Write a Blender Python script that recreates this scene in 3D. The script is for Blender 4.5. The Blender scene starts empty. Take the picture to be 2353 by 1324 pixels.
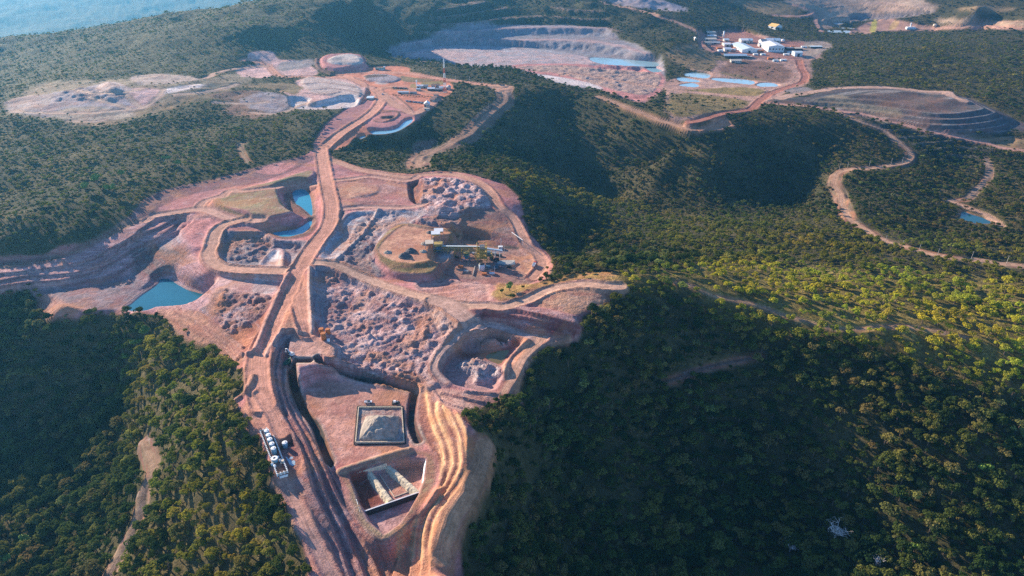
import bpy, math, random
import numpy as np
from mathutils import Vector, Matrix
random.seed(7); RNG = np.random.default_rng(11)
R = math.radians
sc = bpy.context.scene

# ---------------------------------------------------------------- camera, sky, sun, exposure
CAM_H, PITCH, FPX, W0, H0 = 270.0, R(29.0), 1569.0, 2353.0, 1324.0
cam = bpy.data.objects.new('camera', bpy.data.cameras.new('camera'))
sc.collection.objects.link(cam)
cam.data.sensor_width = 36.0; cam.data.lens = 24.0
cam.data.clip_start = 1.0; cam.data.clip_end = 30000.0
cam.location = (0, 0, CAM_H); cam.rotation_euler = (R(90) - PITCH, 0, 0)
sc.camera = cam
SUN_EL, SUN_AZ = R(19.0), math.atan2(-0.76, 0.65)        # azimuth from +Y towards +X
world = bpy.data.worlds.new("World"); sc.world = world; world.use_nodes = True
wn = world.node_tree; bg = wn.nodes['Background']
sky = wn.nodes.new('ShaderNodeTexSky'); sky.sky_type = 'NISHITA'; sky.sun_disc = False
sky.sun_elevation = SUN_EL; sky.sun_rotation = SUN_AZ; sky.altitude = 900
sky.air_density = 1.0; sky.dust_density = 0.2; sky.ozone_density = 5.0
wn.links.new(sky.outputs[0], bg.inputs[0]); bg.inputs[1].default_value = 0.11
sd = bpy.data.lights.new('sun', 'SUN'); sd.energy = 5.0; sd.angle = R(0.55); sd.color = (1.0, 0.80, 0.59)
so = bpy.data.objects.new('sun', sd); sc.collection.objects.link(so)
tosun = Vector((math.sin(SUN_AZ) * math.cos(SUN_EL), math.cos(SUN_AZ) * math.cos(SUN_EL), math.sin(SUN_EL)))
so.rotation_euler = tosun.to_track_quat('Z', 'Y').to_euler(); so.location = (0, 0, 600)
sc.view_settings.view_transform = 'Standard'; sc.view_settings.look = 'None'
sc.view_settings.exposure = 1.2; sc.view_settings.gamma = 1.0
HAZE = 0.00007
sc.cycles.max_bounces = 6; sc.cycles.volume_bounces = 0; sc.cycles.use_adaptive_sampling = True
sc.cycles.use_denoising = False

# ---------------------------------------------------------------- pixel of the photograph -> point of the place
cP, sP = math.cos(PITCH), math.sin(PITCH)
def ray(px, py):
    xc, yc = (px - W0 / 2) / FPX, (H0 / 2 - py) / FPX
    return np.stack([xc + 0 * yc, yc * sP + cP + 0 * xc, yc * cP - sP + 0 * xc], -1)
def to_plane(px, py, z):
    d = ray(np.asarray(px, float), np.asarray(py, float)); t = (z - CAM_H) / d[..., 2]
    return d[..., 0] * t, d[..., 1] * t
# ---------------------------------------------------------------- noise
def perlin(x, y, seed=0):
    g = np.random.default_rng(seed + 100); ang = g.random((256, 256)) * 2 * np.pi
    gx, gy = np.cos(ang), np.sin(ang)
    xi, yi = np.floor(x).astype(np.int64), np.floor(y).astype(np.int64); xf, yf = x - xi, y - yi
    u, v = xf * xf * xf * (xf * (xf * 6 - 15) + 10), yf * yf * yf * (yf * (yf * 6 - 15) + 10)
    def dot(ix, iy, dx, dy):
        a, b = ix & 255, iy & 255
        return gx[a, b] * dx + gy[a, b] * dy
    n0 = dot(xi, yi, xf, yf) * (1 - u) + dot(xi + 1, yi, xf - 1, yf) * u
    n1 = dot(xi, yi + 1, xf, yf - 1) * (1 - u) + dot(xi + 1, yi + 1, xf - 1, yf - 1) * u
    return (n0 * (1 - v) + n1 * v) * 1.5
def fbm(x, y, s, oct=4, seed=0, gain=0.5):
    a, t, o = 1.0, 0.0, 0.0
    for k in range(oct):
        t = t + a * perlin(x / s, y / s, seed + k * 7); o += a; a *= gain; s *= 0.49
    return t / o
def ridged(x, y, s, oct=4, seed=0):
    a, t, o = 1.0, 0.0, 0.0
    for k in range(oct):
        t = t + a * (1 - 2 * np.abs(perlin(x / s, y / s, seed + k * 7))); o += a; a *= 0.5; s *= 0.47
    return t / o
def sstep(a, b, x):
    t = np.clip((x - a) / (b - a), 0, 1); return t * t * (3 - 2 * t)
# ---------------------------------------------------------------- the ground: a height field in metres, finer where it is near
ys = [95.0]
while ys[-1] < 9000: ys.append(ys[-1] + max(0.62, 0.0088 * ys[-1] ** 0.82 * (1 + (ys[-1] / 2600) ** 2)))
ys = np.array(ys); NR = len(ys); NC = 1040
uu = np.linspace(-1, 1, NC); uu = 0.80 * uu + 0.20 * uu ** 5
def halfw(y): return 1.08 * (y * cP + 300 * sP) + 25
X = uu[None, :] * halfw(ys)[:, None]; Y = np.repeat(ys[:, None], NC, 1)
print('grid', NR, NC)
fx, fy = X.ravel(), Y.ravel()
CTRL = __import__('re').findall(r'(-?\d+),(-?\d+),(-?\d+)', '''
738,347,2 735,450,0 745,520,0 697,600,0 673,653,0 629,736,-1 598,830,-2 594,880,-2 610,950,-4 640,1090,-8 690,1210,-10 745,1310,-14
720,680,-2 709,763,-3 690,800,-5 740,800,-5
720,1000,-11 700,900,-8 760,1060,-16 740,900,-16 800,950,-16 900,950,-16 940,910,-15 820,1050,-16 960,1040,-16 765,1150,-16 780,1080,-16 870,1100,-16 990,1080,-14 840,1190,-22 870,1260,-27 900,1324,-32
800,1250,-22 740,1200,-14 690,1100,-10 650,950,-5 645,1000,-6
990,900,-13 1030,950,-7 1065,1000,-4 1078,1060,-4 1065,1120,-5 1030,1200,-7 1005,1324,-10 940,1250,-24
1100,1050,-15 1090,1150,-20 1050,1250,-25 1040,1324,-28 1125,1000,-15
780,700,-6 850,750,-7 950,800,-8 1000,860,-9 780,830,-7 900,870,-10 780,640,-4 900,690,-3 1020,730,-4
1100,700,-2 1060,690,-2 1050,650,-7 1130,660,-5 1197,697,-2 1300,665,1 1420,655,4 1340,690,-1 1370,640,4
1150,710,-2 1330,735,-4 1200,765,-12 1300,785,-13 1090,745,-4
1050,790,-8 1030,850,-9 1100,830,-24 1140,800,-24 1170,850,-12 1200,790,-12 1150,910,-14 1180,930,-16 1060,900,-12 1080,930,-13
930,570,-1 900,530,-1 990,550,-2 870,600,-8 930,630,-10 1000,630,-12 1060,600,-12 1150,600,-12 1220,620,-11 1245,590,-9 1100,560,-9 1060,530,-5
1040,440,2 950,450,0 1120,430,2 1146,476,1 1000,400,1 880,430,0 850,500,-3 800,540,-4 830,600,-4 1190,470,-2 1212,540,-6
600,460,4 520,470,2 660,480,2 700,470,-6 670,530,-6 560,500,0 640,430,3
480,520,-1 430,540,-3 490,590,-4 561,620,-4 600,580,-6 640,600,-4 550,700,-10 600,700,-8 600,760,-11 540,760,-12 470,640,-10
385,680,-24 440,640,-16 300,690,-26 330,620,-22 380,560,-12 250,650,-28 150,670,-28 0,672,-27 100,620,-22 0,610,-18 200,600,-17 300,560,-12 350,510,-4 260,540,-6 100,590,-14
400,450,0 500,420,2 620,395,3
200,722,-26 300,728,-23 400,735,-18 480,790,-15 550,850,-8 130,735,-30
150,800,-54 250,820,-56 100,900,-80 200,930,-86 0,800,-60 0,1000,-100 150,1050,-106 250,1080,-92 350,820,-30 300,900,-66 400,900,-30 450,850,-24 500,880,-16
540,980,-8 500,1000,-14 400,1040,-32 420,1150,-36 350,1200,-52 300,1300,-62 200,1250,-96 0,1200,-106 100,1324,-104 500,1150,-26 560,1100,-16 600,1200,-20 640,1300,-22 500,1300,-40
1250,800,-14 1350,780,-14 1350,860,-34 1230,880,-24 1250,950,-38 1120,960,-16 1160,1050,-32 1100,1200,-28 1200,1150,-56 1150,1300,-44 1300,1050,-62 1400,950,-55 1400,1150,-84 1500,1050,-82 1550,1200,-98 1350,1300,-92 1600,1324,-106 1500,900,-50
1500,780,-22 1600,850,-42 1700,950,-64 1750,1100,-90 1800,1250,-104 1900,1000,-59 2000,1150,-74 2000,1324,-88 2150,1000,-47 2300,1000,-44 2300,1150,-63 2353,1300,-78 2353,920,-42 2150,870,-36 1900,870,-38
1430,660,3 1500,640,2 1560,652,0 1640,680,-4 1720,700,-9 1810,728,-13 1900,752,-16 2030,752,-19 2130,762,-22 2250,790,-26 2353,820,-30 1450,700,-8 1560,740,-18
1600,610,-6 1750,640,-14 1900,680,-20 2100,700,-24 2300,720,-30 2000,640,-28 2200,660,-32 1850,610,-30 
1500,580,-36 1620,575,-42 1750,590,-34 1400,590,-24 1320,600,-24 1290,560,-30 1250,520,-20 1250,450,-18 1320,500,-46 1400,540,-50 1500,520,-70 1600,540,-50 1700,540,-46 1850,560,-44
2000,530,-46 1954,500,-50 2097,573,-42 2267,602,-42 2353,612,-42 2150,520,-58 2250,500,-62 2353,500,-55 2182,461,-62 2230,425,-60
1100,390,-1 1200,410,-6 1000,385,-1 900,383,-1 830,375,-2 1160,405,-2
960,372,-22 984,354,-23 1032,333,-18 1079,306,-13 1120,265,-7 1160,225,-2 1000,330,-28 950,340,-26 860,340,-16 1000,290,-14 1040,240,-4 900,330,-16
1150,300,-26 1180,340,-38 1200,380,-30 1100,350,-33
1175,197,2 1250,205,0 1375,221,-4 1443,248,-8 1511,275,-12 1580,296,-15 1655,296,-16 1280,270,-34 1300,330,-52 1400,300,-38 1450,350,-56 1500,380,-66 1550,380,-60 1400,350,-57 1500,320,-36 1450,400,-68 1550,420,-66 1350,380,-73 1400,420,-82 1300,420,-68 1500,420,-66 1500,470,-82 1400,460,-96 1600,480,-77 1800,480,-94 1300,450,-98 1600,400,-52 1550,340,-31 1650,350,-36 1700,430,-71 1800,450,-86  1900,470,-66 1850,400,-66 1950,430,-54
1700,265,-12 1800,262,-14 1900,270,-18 1800,320,-34 1900,340,-46 2000,320,-36 2029,299,-30 2063,326,-38 2094,354,-46 2029,384,-50 1961,388,-50 1920,418,-52 1934,460,-52 2100,400,-58 2200,380,-58 2200,340,-46 2301,340,-46 2353,400,-55
900,250,1 850,210,1 950,190,2 1020,210,2 800,290,2 900,290,-3 760,320,3 780,170,5 800,145,12 700,210,8 760,230,4 700,300,8 650,320,7
600,150,14 560,165,14 1069,190,2 1000,160,6 1100,160,-4
0,560,-2 150,540,2 300,480,3 0,450,6 200,420,10 350,400,8 450,380,8 550,350,9 0,380,14 150,330,14 300,330,14 450,300,12 600,290,12 650,260,8 0,300,18 200,270,20 350,240,22 500,240,18 600,230,13
100,240,22 250,205,30 150,215,26 400,200,28 450,190,26 0,200,10 100,180,8 300,170,22 500,150,24 600,120,28 0,150,-6 150,140,10 300,120,30 450,90,46 600,60,62 -300,230,10 -300,400,12 -300,600,-10 -300,800,-60 -300,1100,-95
0,98,8 100,82,18 200,68,28 300,52,40 400,36,50 500,20,60 600,4,70 -200,110,-10
700,40,66 750,20,80 850,-10,96 700,90,40 800,100,2 880,110,-18 900,60,14 1000,20,46 1100,10,40 1200,20,16 620,100,34
950,118,-28 1100,130,-30 1250,140,-28 1400,140,-30 1500,150,-30 1000,92,-16 1150,62,2 1300,55,4 1400,60,2 1480,100,-10 1200,168,-14 1280,180,-16 1400,195,-24 1500,200,-28
1450,40,22 1550,100,6 1600,60,12 1350,10,40
1600,180,-30 1700,190,-30 1780,195,-28 1650,130,-18 1750,120,-16 1850,120,-14 1830,170,-22 1600,230,-24 1700,240,-18 1756,224,-18 1641,75,-6 1700,70,-4 1800,85,-8
1780,60,-4 1900,100,-16 2000,130,-14 2100,120,-12 2250,100,-10 2353,150,-14 2200,160,-16 2000,175,-20 1900,160,-22 1950,60,-34 2050,65,-34 2150,68,-30 2250,72,-26
1700,20,10 1850,10,16 2000,30,-10 2100,10,20 2250,20,30 2353,40,24 2353,-10,60 2100,-20,40 1700,-20,50 2500,100,0
1811,235,-18 1870,225,-14 1950,225,-14 2050,222,-14 2120,235,-16 2200,238,-19 2030,245,-15 2100,262,-21 2200,262,-24 1995,262,-16 2063,280,-24 2131,297,-30 2250,285,-31 2353,290,-36 2300,262,-24 2280,305,-38 2353,330,-44 1927,202,-16 2029,199,-17 2131,212,-18 2199,222,-22 2300,235,-22 2353,250,-26
2480,300,-30 2500,500,-50 2500,700,-30 2500,900,-45 2550,1200,-85
''')
CTRL = np.array([[float(a) for a in t] for t in CTRL])
cx, cy = to_plane(CTRL[:, 0], CTRL[:, 1], CTRL[:, 2]); cz = CTRL[:, 2].copy()
far = [(-2600, 2600, -330), (-1200, 3400, -420), (-3600, 4200, -470), (-1500, 4800, -480), (-600, 3300, -160), (-3000, 7000, -380), (500, 5200, -300), (2500, 6000, -200),
       (-5500, 8800, -250), (0, 8800, -300), (6000, 8800, -200), (1000, 3300, 60), (2600, 3200, 70), (4000, 4200, 40), (2200, 1600, -20), (1500, 900, -40), (-1700, 1500, -130), (-1100, 900, -40),
       (-700, 500, -60), (-900, 1300, 0), (-1900, 2100, -330), (900, 500, -60), (0, 100, -70), (-250, 110, -95), (300, 110, -100), (-1500, 1900, -150), (-1000, 2500, -180), (-2400, 1900, -320),
       (200, 2600, 90), (-300, 2500, 70), (0, 150, -38)]
cx = np.append(cx, [p[0] for p in far]); cy = np.append(cy, [p[1] for p in far]); cz = np.append(cz, [p[2] for p in far])
def kern(r2): return np.sqrt(r2 + 36.0)
A = kern((cx[:, None] - cx) ** 2 + (cy[:, None] - cy) ** 2); n = len(cx)
A[np.arange(n), np.arange(n)] -= 1.2                      # a little smoothing
M_ = np.zeros((n + 1, n + 1)); M_[:n, :n] = A; M_[:n, n] = 1; M_[n, :n] = 1
sol = np.linalg.solve(M_, np.append(cz, 0))
Z = np.empty(fx.size)
for i in range(0, fx.size, 20000):
    j = slice(i, i + 20000)
    Z[j] = kern((fx[j, None] - cx) ** 2 + (fy[j, None] - cy) ** 2).astype(np.float32) @ sol[:n].astype(np.float32) + sol[n]
Z = Z.reshape(NR, NC)
COL = np.zeros((NR, NC, 3)); COL[:] = (0.10, 0.085, 0.045)
FOR = np.ones((NR, NC)); RUF = np.zeros((NR, NC)); LAT = np.zeros((NR, NC)); SUNLIT_GOLD = np.zeros((NR, NC)); ROAD = np.zeros((NR, NC))

def grid_ij(x, y):
    r = np.interp(y, ys, np.arange(NR)); c = np.interp(np.clip(x / halfw(y), -1, 1), uu, np.arange(NC))
    return r, c
def samp(F, x, y):
    r, c = grid_ij(x, y); r0 = np.minimum(r.astype(int), NR - 2); c0 = np.minimum(c.astype(int), NC - 2); a, b = r - r0, c - c0
    return F[r0, c0] * (1 - a) * (1 - b) + F[r0 + 1, c0] * a * (1 - b) + F[r0, c0 + 1] * (1 - a) * b + F[r0 + 1, c0 + 1] * a * b
TS = np.concatenate([np.arange(130, 700, 2.5), 700 * 1.0045 ** np.arange(0, 560)])
def to_ground(pts, up=0.0):
    pts = np.atleast_2d(np.asarray(pts, float)); d = ray(pts[:, 0], pts[:, 1]); d = d / np.linalg.norm(d, axis=1)[:, None]
    out = []
    for v in d:
        p = v[None] * TS[:, None]; h = CAM_H + p[:, 2] - samp(Z, p[:, 0], p[:, 1]) - up
        k = np.argmax(h < 0) if (h < 0).any() else len(TS) - 1
        k = max(k, 1); t = TS[k - 1] + (TS[k] - TS[k - 1]) * np.clip(h[k - 1] / (h[k - 1] - h[k] + 1e-9), 0, 1)
        out.append((v[0] * t, v[1] * t))
    return np.array(out)
def smooth(pts, closed=False, n=5):
    p = np.asarray(pts, float); m = len(p); out = []
    rng_ = range(m) if closed else range(m - 1)
    for i in rng_:
        if closed: a, b, c, d = p[i - 1], p[i], p[(i + 1) % m], p[(i + 2) % m]
        else: a, b, c, d = p[max(i - 1, 0)], p[i], p[i + 1], p[min(i + 2, m - 1)]
        for t in np.linspace(0, 1, n, endpoint=False):
            out.append(0.5 * (2 * b + (c - a) * t + (2 * a - 5 * b + 4 * c - d) * t * t + (3 * b - a - 3 * c + d) * t ** 3))
    if not closed: out.append(p[-1])
    return np.array(out)
def px(s, x0=0, y0=0, f=1.0):
    v = [float(q) for q in s.replace(',', ' ').split()]
    return [(x0 + v[i] / f, y0 + v[i + 1] / f) for i in range(0, len(v), 2)]
def window(pts, pad):
    x0, y0 = pts.min(0) - pad; x1, y1 = pts.max(0) + pad
    r0, r1 = np.searchsorted(ys, [y0, y1]); r0 = max(r0 - 1, 0); r1 = min(r1 + 1, NR)
    if r1 <= r0 + 1: return None
    hw = np.array([halfw(ys[r0]), halfw(ys[r1 - 1])])
    c0 = np.searchsorted(uu, min(x0 / hw)); c1 = np.searchsorted(uu, max(x1 / hw)); c0 = max(c0 - 1, 0); c1 = min(c1 + 1, NC)
    if c1 <= c0 + 1: return None
    return slice(r0, r1), slice(c0, c1)
def seg_dist(x, y, pts, closed):
    best = np.full(x.shape, 1e9); lat = np.zeros(x.shape); par = np.zeros(x.shape); m = len(pts)
    s = 0.0; tot = 0
    for i in range(m if closed else m - 1):
        a, b = pts[i], pts[(i + 1) % m]; d = b - a; L = math.hypot(*d) + 1e-9
        wx, wy = x - a[0], y - a[1]; t = np.clip((wx * d[0] + wy * d[1]) / L ** 2, 0, 1)
        q = np.hypot(wx - t * d[0], wy - t * d[1]); k = q < best
        best = np.where(k, q, best); lat = np.where(k, np.sign(d[0] * wy - d[1] * wx) * q, lat); par = np.where(k, i + t, par)
    return best, lat, par
def inside(x, y, pts):
    c = np.zeros(x.shape, bool); m = len(pts)
    for i in range(m):
        (xa, ya), (xb, yb) = pts[i], pts[(i + 1) % m]
        if ya == yb: continue
        c ^= ((ya > y) != (yb > y)) & (x < (xb - xa) * (y - ya) / (yb - ya) + xa)
    return c
def sdf(poly, pad):
    w = window(poly, pad)
    if w is None: return None
    x, y = X[w], Y[w]; d, _, _ = seg_dist(x, y, poly, True)
    return w, x, y, np.where(inside(x, y, poly), -d, d)
def wob(x, y, amp, s=7.0, seed=3): return amp * (fbm(x, y, s * 3, 3, seed))
def area(pts, col=None, forest=None, feather=2.0, z=None, slope=6.0, add=None, rough=None, edge=1.5, flatmix=1.0, sm=True, ground=None, var=0.0, inner=False):
    """paint and sculpt a traced patch. z: level it to z, with sides `slope` m wide; add: raise it by add"""
    pts = smooth(pts, True) if sm else np.array(pts)
    if ground is None: g = to_ground(pts)
    else: g = np.stack(to_plane(pts[:, 0], pts[:, 1], ground), -1)
    r = sdf(g, slope + feather + edge * 3 + 4)
    if r is None: return g
    w, x, y, d = r; dd = d + wob(x, y, edge)
    m = 1 - sstep(-feather, feather, dd)
    if z is not None: k = (1 - (sstep(-slope, 0, d) if inner else sstep(0, slope, d))) * flatmix; Z[w] += (z - Z[w]) * k
    if add is not None: Z[w] += add * (1 - sstep(-slope, 0, d))
    if col is not None:
        c = np.array(col)[None, None] * (1 + var * fbm(x, y, 22, 3, 41))[..., None]
        COL[w] += (c - COL[w]) * m[..., None]
    if forest is not None: FOR[w] += (forest - FOR[w]) * m
    if rough is not None: RUF[w] += (rough - RUF[w]) * m
    return g
def road(pts, wd, col, berm=(0.0, 0.0), bw=2.0, flat=0.95, shoulder=4.5, z=None, clear=1.5, dz=0.0, tint=None):
    g = to_ground(smooth(pts, False)); w = window(g, wd + 12)
    if w is None: return g
    x, y = X[w], Y[w]; d, lat, par = seg_dist(x, y, g, False)
    zl = samp(Z, g[:, 0], g[:, 1])
    kz = np.hanning(17)[1:-1]; kz /= kz.sum(); zl = np.convolve(np.pad(zl, 7, 'edge'), kz, 'valid') + dz
    i0 = np.clip(par.astype(int), 0, len(g) - 2); t = par - i0; zr = zl[i0] * (1 - t) + zl[i0 + 1] * t
    h = wd / 2; k = (1 - sstep(h, h + shoulder, d)) * flat
    Z[w] += (zr - Z[w]) * k
    for s, b in ((1, berm[0]), (-1, berm[1])):
        if b: Z[w] += b * np.exp(-((lat * s - h - bw * 0.8) / (bw * 0.62)) ** 2) * (0.95 + 0.15 * perlin(x / 5, y / 5, 5))
    m = 1 - sstep(h - 0.8, h + 1.2, d + wob(x, y, 1.2, 5))
    COL[w] += (np.array(col) - COL[w]) * m[..., None]
    RUF[w] *= 1 - m; ROAD[w] = np.maximum(ROAD[w], m); LAT[w] = np.where(m > 0.02, lat, LAT[w])
    mf = 1 - sstep(h + clear, h + clear + 3, d); FOR[w] *= 1 - mf
    bare = (1 - sstep(h + clear, h + clear + 2.5, d + wob(x, y, 2.5, 5))) * (1 - m)
    t_ = np.array(tint if tint is not None else col) * 0.8
    COL[w] += (t_ - COL[w]) * (bare * 0.8)[..., None]
    return g
def terrace(pts, step, face=0.35, off=0.0, lip=None, mix=1.0, feather=4.0, ground=None, facecol=None):
    pts = smooth(pts, True)
    g = to_ground(pts) if ground is None else np.stack(to_plane(pts[:, 0], pts[:, 1], ground), -1)
    r = sdf(g, feather)
    if r is None: return
    w, x, y, d = r; m = (1 - sstep(-feather, feather, d)) * mix
    zz = Z[w] + off + 0.35 * fbm(x, y, 25, 2, 9); q = zz / step; fl = np.floor(q); fr = q - fl
    st = step * (fl + sstep(1 - face, 1, fr)) - off
    Z[w] += (st - Z[w]) * m
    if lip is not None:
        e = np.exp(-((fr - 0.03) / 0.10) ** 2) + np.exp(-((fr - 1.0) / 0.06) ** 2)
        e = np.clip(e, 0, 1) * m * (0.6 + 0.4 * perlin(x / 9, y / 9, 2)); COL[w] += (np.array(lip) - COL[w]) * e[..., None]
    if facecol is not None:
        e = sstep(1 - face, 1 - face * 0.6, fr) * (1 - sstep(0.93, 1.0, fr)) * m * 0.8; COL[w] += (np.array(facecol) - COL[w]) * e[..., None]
def heaps(pts, amp, s=14.0, seed=1, feather=5.0, oct=5, cols=None, power=1.0, aniso=0.0):
    g = to_ground(smooth(pts, True)); r = sdf(g, feather)
    if r is None: return
    w, x, y, d = r; m = 1 - sstep(-feather, feather * 0.3, d)
    wx = x + 0.5 * s * fbm(x, y, s * 1.5, 2, seed + 50); wy = y + 0.5 * s * fbm(x, y, s * 1.5, 2, seed + 60)
    if aniso: wx, wy = (wx * .8 + wy * .6) * (1 - aniso), (wy * .8 - wx * .6)
    h = .22 * ridged(wx, wy, s, oct, seed) + 1.55 * fbm(wx, wy, s * .8, oct + 1, seed + 2, .62); h = np.sign(h) * np.abs(h) ** power
    Z[w] += amp * h * m; RUF[w] = np.maximum(RUF[w], m)
    if cols:
        t = sstep(-0.35, 0.35, fbm(x, y, 26, 4, seed + 5)); c = np.array(cols[0]) * (1 - t[..., None]) + np.array(cols[1]) * t[..., None]
        COL[w] += (c - COL[w]) * m[..., None]
def cones(pts, hc=2.8, rc=4.6, gap=4.2, seed=1, cols=None):
    """truck-dumped heaps standing shoulder to shoulder"""
    g = to_ground(smooth(pts, True)); rg = np.random.default_rng(seed); x0, y0 = g.min(0); x1, y1 = g.max(0); n_ = int((x1 - x0) * (y1 - y0) / gap ** 2)
    P_ = np.stack([x0 + (x1 - x0) * rg.random(n_), y0 + (y1 - y0) * rg.random(n_)], -1); P_ = P_[inside(P_[:, 0], P_[:, 1], g)]; P_ = P_[fbm(P_[:, 0], P_[:, 1], 24, 3, seed + 9) > -.22]
    w = window(g, rc * 2)
    if w is None: return
    H_ = np.zeros(X[w].shape); K_ = np.zeros(H_.shape); xs, yy = X[w], Y[w]; rows = yy[:, 0]; wx_ = 1.1 * perlin(xs / 1.9, yy / 1.9, seed + 3) + 1.2 * perlin(xs / 5, yy / 5, seed + 4)
    big = fbm(P_[:, 0], P_[:, 1], 30, 2, seed)
    for (a, b_), bg_ in zip(P_, big):
        e_ = rg.random() ** 2.2; r = rc * (.42 + 1.25 * e_); h = hc * (.35 + 1.3 * e_ * rg.random() + .3 * rg.random()) * (1 + .9 * bg_); i0, i1 = np.searchsorted(rows, [b_ - r, b_ + r])
        if i1 <= i0 or h <= 0: continue
        hw_ = halfw(b_); c0 = max(int(np.searchsorted(uu, (a - r) / hw_ * .995 - .004)) - w[1].start, 0); c1 = max(int(np.searchsorted(uu, (a + r) / hw_ * 1.005 + .004)) - w[1].start, 0)
        s_ = (slice(i0, i1), slice(c0, c1)); d = np.hypot(xs[s_] - a, yy[s_] - b_) + wx_[s_]; q = h * np.clip(1 - d / r, 0, 1); u = q > H_[s_]; H_[s_] = np.where(u, q, H_[s_]); K_[s_] = np.where(u & (q > .05), rg.random(), K_[s_])
    Z[w] += H_; RUF[w] = np.maximum(RUF[w], sstep(0, .4, H_))
    if cols: m = (sstep(0.05, .5, H_) * .8)[..., None]; c = np.array(cols[0]) * (1 - K_[..., None]) + np.array(cols[1]) * K_[..., None]; COL[w] += (c - COL[w]) * m
def berm(pts, h, wd, col=None, base=None, sm=True):
    g = to_ground(smooth(pts, False) if sm else np.array(pts)); w = window(g, wd * 2 + 2)
    if w is None: return g
    x, y = X[w], Y[w]; d, lat, par = seg_dist(x, y, g, False)
    k = 1 - sstep(wd * 0.12, wd, d)
    Z[w] += h * k * (0.95 + 0.12 * perlin(x / 6, y / 6, 8))
    if col is not None: COL[w] += (np.array(col) - COL[w]) * (1 - sstep(wd * 0.5, wd, d))[..., None]
    FOR[w] *= 1 - (1 - sstep(wd, wd + 2, d))
    return g
def between(a, b_, t, n=26):
    def rs(p):
        p = np.array(p, float); L_ = np.concatenate([[0], np.cumsum(np.hypot(*np.diff(p, axis=0).T))]); u = np.linspace(0, L_[-1], n); return np.stack([np.interp(u, L_, p[:, 0]), np.interp(u, L_, p[:, 1])], -1)
    return rs(a) * (1 - t) + rs(b_) * t
def zsteps(region, lines, zlow, dh, side, half=1.7, face=None, facew=2.2):
    """benches between traced break lines, lowest first; zlow = [(py, z), ...] of the foot"""
    g0 = None; out = []
    for i, ln in enumerate(lines):
        p = smooth(ln, False); zl = np.interp(p[:, 1], [q[0] for q in zlow], [q[1] for q in zlow])
        gx_, gy_ = to_plane(p[:, 0], p[:, 1], zl + dh * (i + .5)); out.append(np.stack([gx_, gy_], -1))
        if i == 0: o_ = np.argsort(gy_); ty, tz = gy_[o_], zl[o_]
    p = np.array(region); g = to_ground(p); r = sdf(g, 6)
    w, x, y, d = r; zz = np.interp(y, ty, tz)
    cm = 0
    for g in out:
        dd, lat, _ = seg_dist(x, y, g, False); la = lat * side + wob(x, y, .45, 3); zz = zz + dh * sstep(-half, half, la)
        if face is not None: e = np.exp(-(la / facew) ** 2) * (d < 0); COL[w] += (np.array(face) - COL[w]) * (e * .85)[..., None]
    zz += .12 * perlin(x / 4, y / 4, 31)
    m = 1 - sstep(-4, 4, d); Z[w] += (zz - Z[w]) * m
ORANGE = (0.55, 0.215, 0.135); PINK = (0.52, 0.235, 0.225); PALE = (0.62, 0.40, 0.37); GREY = (0.35, 0.31, 0.34); RED = (0.30, 0.08, 0.065)
WHITE = (0.62, 0.56, 0.55); MAUVE = (0.34, 0.165, 0.175); BROWN = (0.22, 0.13, 0.10); GRASS = (0.26, 0.20, 0.085); SAND = (0.62, 0.42, 0.22); SLATE = (0.20, 0.19, 0.20); DRY = (0.24, 0.18, 0.10)
# ---------------------------------------------------------------- the mine, traced patch by patch
def T(k, s):
    x0, y0, f = {1: (0, 0, 2.941), 2: (780, 0, 2.941), 3: (1553, 0, 2.941), 4: (0, 430, 2.941), 5: (500, 330, 2.941), 6: (1553, 430, 2.941), 7: (500, 700, 2.121),
                 's': (760, 900, 3.894), 'e': (960, 640, 4.1375), 'x': (600, 740, 8.277), 'p': (860, 510, 5.348), 'i': (1590, 40, 6.92), 'c': (820, 130, 7.789), 't': (560, 960, 8.825), 0: (0, 0, 1)}[k]
    return px(s, x0, y0, f)
MINE = T(0, '''715,345 755,345 765,365 830,385 900,397 950,400 990,393 1050,395 1110,408 1160,425 1190,450 1205,500 1218,540 1240,562 1262,585 1270,612 1258,640
 1225,655 1170,672 1150,682 1190,690 1270,662 1340,640 1420,637 1432,662 1405,682 1380,705 1338,728 1342,752 1325,785 1290,788 1240,802 1215,832 1200,872 1188,905 1205,932 1130,925 1062,940
 1085,985 1118,1010 1133,1030 1125,1070 1090,1150 1060,1230 1062,1324 1080,1450 660,1450 712,1313 689,1242 660,1162 623,1091 594,1006 560,950 540,925 560,905 572,880 560,850
 530,838 500,808 440,772 400,740 370,722 280,728 260,720 200,722 120,738 95,700 80,676 0,673 -150,690 -150,600 0,590 100,585 200,565 260,530 310,510 340,490 385,455 420,425 520,410 600,385 680,370 710,350''')
gm = to_ground(MINE); dM, _, _ = seg_dist(X[::4, ::4], Y[::4, ::4], gm, True); dM = np.where(inside(X[::4, ::4], Y[::4, ::4], gm), -dM, dM)
ri, ci = np.minimum(np.arange(NR) / 4, dM.shape[0] - 1.001), np.minimum(np.arange(NC) / 4, dM.shape[1] - 1.001)
r0, c0 = ri.astype(int), ci.astype(int); a, b = (ri - r0)[:, None], (ci - c0)[None]
dM = dM[r0][:, c0] * (1 - a) * (1 - b) + dM[r0 + 1][:, c0] * a * (1 - b) + dM[r0][:, c0 + 1] * (1 - a) * b + dM[r0 + 1][:, c0 + 1] * a * b
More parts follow.
